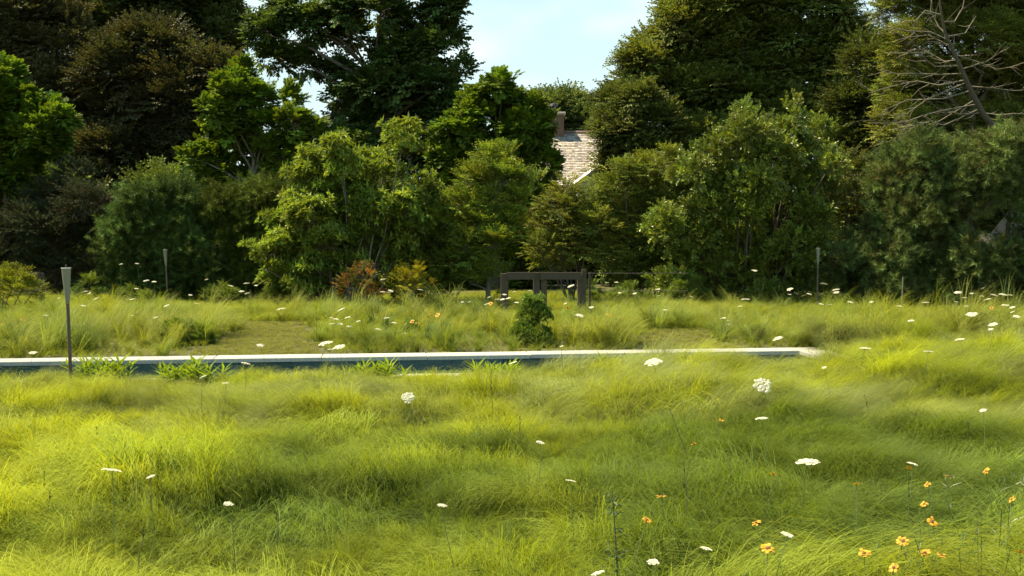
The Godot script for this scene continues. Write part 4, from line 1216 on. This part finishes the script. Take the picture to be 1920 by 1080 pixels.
func flowers() -> void:
	var vm := StandardMaterial3D.new()
	vm.vertex_color_use_as_albedo = true
	vm.roughness = 0.7
	vm.backlight_enabled = true
	vm.backlight = lin(0.5, 0.5, 0.4)
	vm.cull_mode = BaseMaterial3D.CULL_DISABLED
	var stem_m := plain(0.10, 0.14, 0.04, 0.7)
	var umbels := [umbel_mesh(600), umbel_mesh(601), umbel_mesh(602)]
	var petals := [petals_mesh(610), petals_mesh(611)]
	var disc := Build.new()
	disc.lathe([[0.15, 0.0], [0.16, 0.04], [0.10, 0.10], [0.0, 0.12]], 9)
	var disc_mesh := disc.mesh()
	var disc_m := plain(0.12, 0.035, 0.012, 0.8)
	var stem := Build.new()
	stem.tube([Vector3(0.02, -0.05, 0), Vector3(0.05, 0.4, 0.02), Vector3(0.02, 0.8, 0), Vector3(0, 1, 0)], [0.0026, 0.0023, 0.0018, 0.0016], 4)
	var stem_mesh := stem.mesh()
	var white := [[1515, 865, 37], [1430, 722, 28], [765, 745, 20], [1428, 784, 20], [1225, 678, 28], [1458, 634, 16], [1622, 653, 18], [1741, 659, 16], [1800, 636, 14], [1013, 829, 14], [210, 881, 30], [1070, 901, 16], [829, 947, 9], [1477, 1002, 20], [1711, 869, 17], [1843, 769, 11], [1862, 608, 14], [610, 643, 22], [636, 650, 20], [620, 655, 10], [1120, 1074, 22], [1325, 1028, 8], [962, 680, 14], [428, 944, 8], [283, 893, 7], [1225, 1053, 10], [1545, 689, 8],
		[70, 543, 12], [161, 546, 7], [167, 550, 6], [180, 560, 9], [248, 561, 9], [274, 526, 9], [289, 528, 7], [256, 541, 7], [387, 524, 6], [433, 536, 9], [462, 531, 9], [480, 535, 6], [453, 546, 9], [463, 550, 8], [357, 553, 6], [369, 569, 8], [312, 573, 9], [156, 573, 8], [292, 595, 8], [323, 614, 7], [527, 579, 14], [488, 647, 12], [62, 661, 12], [83, 591, 6], [88, 592, 5], [248, 592, 5], [110, 559, 5], [227, 495, 6], [257, 494, 6], [461, 681, 14], [381, 706, 12], [423, 718, 6],
		[717, 524, 9], [733, 545, 9], [717, 547, 8], [788, 543, 8], [622, 596, 8], [630, 598, 9], [652, 595, 10], [640, 580, 12], [623, 607, 10], [638, 607, 9], [655, 612, 10], [672, 602, 7], [725, 596, 10], [738, 605, 10], [709, 617, 10], [757, 625, 7], [917, 557, 6], [933, 561, 8], [942, 561, 8], [953, 559, 9], [946, 552, 7], [913, 570, 9], [880, 566, 6], [867, 566, 5], [969, 567, 8], [983, 562, 8], [964, 547, 6], [993, 545, 7], [1070, 536, 11], [1109, 576, 8], [1087, 591, 13], [1060, 569, 6], [1138, 530, 6], [1156, 529, 6], [1162, 549, 6], [1190, 550, 7], [998, 636, 8], [1053, 649, 6], [1063, 625, 6],
		[1234, 542, 8], [1296, 556, 6], [1398, 561, 14], [1388, 574, 8], [1247, 581, 7], [1415, 507, 9], [1481, 542, 10], [1481, 552, 6], [1517, 551, 8], [1544, 532, 12], [1567, 543, 12], [1568, 548, 9], [1594, 566, 9], [1540, 570, 8], [1557, 571, 6], [1634, 566, 6], [1687, 574, 10], [1735, 567, 11], [1708, 601, 10], [1796, 548, 12], [1837, 529, 12], [1845, 539, 12], [1862, 537, 11], [1898, 524, 11], [1809, 558, 8], [1864, 553, 12], [1881, 552, 14], [1893, 553, 10], [1852, 561, 12], [1885, 572, 11], [1898, 576, 9], [1898, 585, 7], [1906, 593, 11], [1822, 589, 18], [1862, 607, 12], [1858, 617, 8], [1793, 566, 7], [1812, 574, 7], [1822, 550, 6], [1841, 555, 7], [1352, 597, 5], [1358, 596, 6], [1367, 608, 6], [1365, 601, 5]]
	var orange := [[1300, 832, 14], [1240, 931, 20], [1213, 975, 9], [1778, 894, 18], [1733, 945, 14], [1747, 978, 20], [1440, 1028, 26], [1620, 1037, 22], [1693, 1014, 22], [1897, 936, 13], [1849, 883, 8], [1606, 907, 11], [1418, 980, 12], [1352, 788, 8], [1450, 889, 9], [1705, 877, 8], [1739, 908, 6], [1676, 1064, 10], [1735, 1036, 8], [1765, 1041, 8], [1912, 1035, 8], [6, 607, 9], [43, 600, 8], [55, 605, 6], [20, 637, 5], [124, 640, 7], [115, 615, 6], [313, 599, 7], [27, 575, 6], [808, 586, 8], [820, 591, 10], [803, 594, 9], [773, 603, 9], [781, 606, 9], [833, 615, 12], [759, 608, 5], [852, 605, 5], [647, 609, 8], [642, 616, 9], [645, 622, 8], [650, 634, 8], [920, 569, 9], [1043, 576, 6], [1051, 571, 6], [1064, 577, 9], [1142, 590, 9], [1094, 594, 7], [1059, 611, 7], [1117, 624, 7], [1099, 641, 6], [842, 571, 5], [1663, 584, 6], [1827, 567, 5], [1859, 577, 7], [1652, 577, 5]]
	var named_white := {0: "largest white umbel, tilted over the greener near grass", 1: "open white umbel turned outward with a gap in its middle", 2: "ragged white umbel turned outward above the yellow grass below the pool", 3: "small flat white umbel just below the open outward-facing one", 4: "wide flat white umbel at the near pool edge", 5: "flat white umbel in front of the dark brownish tussock", 6: "white umbel in the grass just beyond the end coping", 9: "small white umbel seen edge-on in open near grass", 10: "flat white umbel with a straight stem over the yellow near grass", 11: "small creamy umbel between the tall weed and the tall bent stalk", 12: "round white flower button in the yellow grass", 13: "pale ragged umbel beside the large tilted orange flower", 14: "tattered white umbel left of the bright golden flower", 15: "tiny lone white umbel above the dark green grass", 17: "larger of the paired white umbels leaning over the pool edge", 18: "smaller of the paired white umbels leaning over the pool edge", 19: "tiny white umbel under the leaning pair at the pool edge", 20: "white umbel at the foot of the tall dark weed", 21: "tiny white umbel left of the large tilted orange flower", 22: "white umbel over the pool edge below the dark leafy plant", 23: "tiny cream umbel low in the yellow grass", 24: "narrow closed umbel beside the straight-stemmed flat one", 25: "small white umbel right of the tall dark weed's foot", 26: "tiny white umbel beside the end coping"}
	var named_orange := {0: "orange flower beside the tall bent bare stalk", 1: "orange flower right of the small creamy umbel", 2: "small orange flower just right of the tall dark weed", 3: "bright golden flower turned sideways by the tattered umbel", 6: "large tilted orange flower beside the pale ragged umbel", 13: "tiny orange flower below the small flat umbel", 14: "small orange flower left of the largest umbel", 15: "tiny orange flower right under the tattered umbel"}
	for kind in 2:
		var list: Array = white if kind == 0 else orange
		for i in list.size():
			rng.seed = 700 + i + 300 * kind
			var q: Array = list[i]
			var near: bool = q[1] > 690
			var high := 0.56 if kind == 0 else 0.50
			var z := head_depth(q[0], q[1], q[2], high)
			var top := P(q[0], q[1], z)
			if top.y < 0.12: top.y = 0.12
			var across := clampf(q[2] * z / FOCAL * 1.15, 0.045, 0.16)
			var w := ""
			var g := ""
			if kind == 0:
				if named_white.has(i):
					w = named_white[i]
					g = "white umbels on the near bank"
				elif z < 12.5 or (q[0] > 1560 and z < 17.2):
					w = "white umbel among the arching grass beyond the pool's end" if q[0] > 1560 else "small white umbel among the leafy plants at the near pool edge"
					g = "white umbels beyond the pool" if q[0] > 1560 else "white umbels at the pool edge"
				elif q[0] > 1780: w = "white umbel in the dense drift before the shed pine"; g = "white umbels before the right-hand pines"
				elif q[0] > 1480: w = "white umbel standing about the far torch and broad pine"; g = "white umbels by the far torch"
				elif q[0] > 1030: w = "white umbel on the far bank between fence and glossy shrub"; g = "white umbels below the arching shrubs"
				elif q[0] > 840: w = "white umbel on the far bank before the timber fence"; g = "white umbels before the fence"
				elif q[0] > 580: w = "white umbel on the far bank beside the russet shrub"; g = "white umbels below the whorled-leaf shrub"
				else: w = "white umbel on the far bank before the low pines"; g = "white umbels before the low pines"
			else:
				if named_orange.has(i): w = named_orange[i]; g = "orange flowers in the near grass"
				elif z < 12.5: w = "orange daisy-like flower in the loose drift by the dark green weeds"; g = "orange flowers in the near grass"
				elif q[0] > 1600: w = "orange daisy-like flower on the far bank before the pines"; g = "orange flowers before the pines"
				elif q[0] > 900: w = "orange daisy-like flower on the far bank below the fence"; g = "orange flowers below the fence"
				elif q[0] > 600: w = "orange daisy-like flower beside the strap-leaved clumps"; g = "orange flowers among the strap-leaved clumps"
				else: w = "orange daisy-like flower on the far bank behind the near torch"; g = "orange flowers behind the near torch"
			var foot := Vector3(top.x + rnd(-0.06, 0.06), 0, top.z + rnd(-0.05, 0.05))
			var t := thing("white_umbel" if kind == 0 else "orange_flower", foot, w, "flower", g)
			var s := part(t, "stem", stem_mesh, stem_m)
			var v := top - foot
			var y := v
			var x := Vector3.RIGHT.rotated(Vector3.UP, rnd(0, TAU))
			s.basis = Basis(x, y, x.cross(Vector3.UP))
			var h := part(t, "flower_head", umbels[i % 3] if kind == 0 else petals[i % 2], vm)
			var lean := Vector3(rnd(-0.45, 0.3), 1.0, rnd(-0.25, 0.3)).normalized() if kind == 0 else Vector3(rnd(-1.0, 1.0), 1.0, rnd(-0.6, 1.0)).normalized()
			if kind == 0 and (i == 1 or i == 2): lean = Vector3(0.05, 0.75, 0.9).normalized()
			var hx := lean.cross(Vector3.BACK).normalized()
			h.basis = Basis(hx, lean, hx.cross(lean)) * Basis(Vector3.UP, rnd(0, TAU)) * Basis.from_scale(Vector3.ONE * across)
			h.position = v
			if kind == 1:
				part(h, "disc", disc_mesh, disc_m)
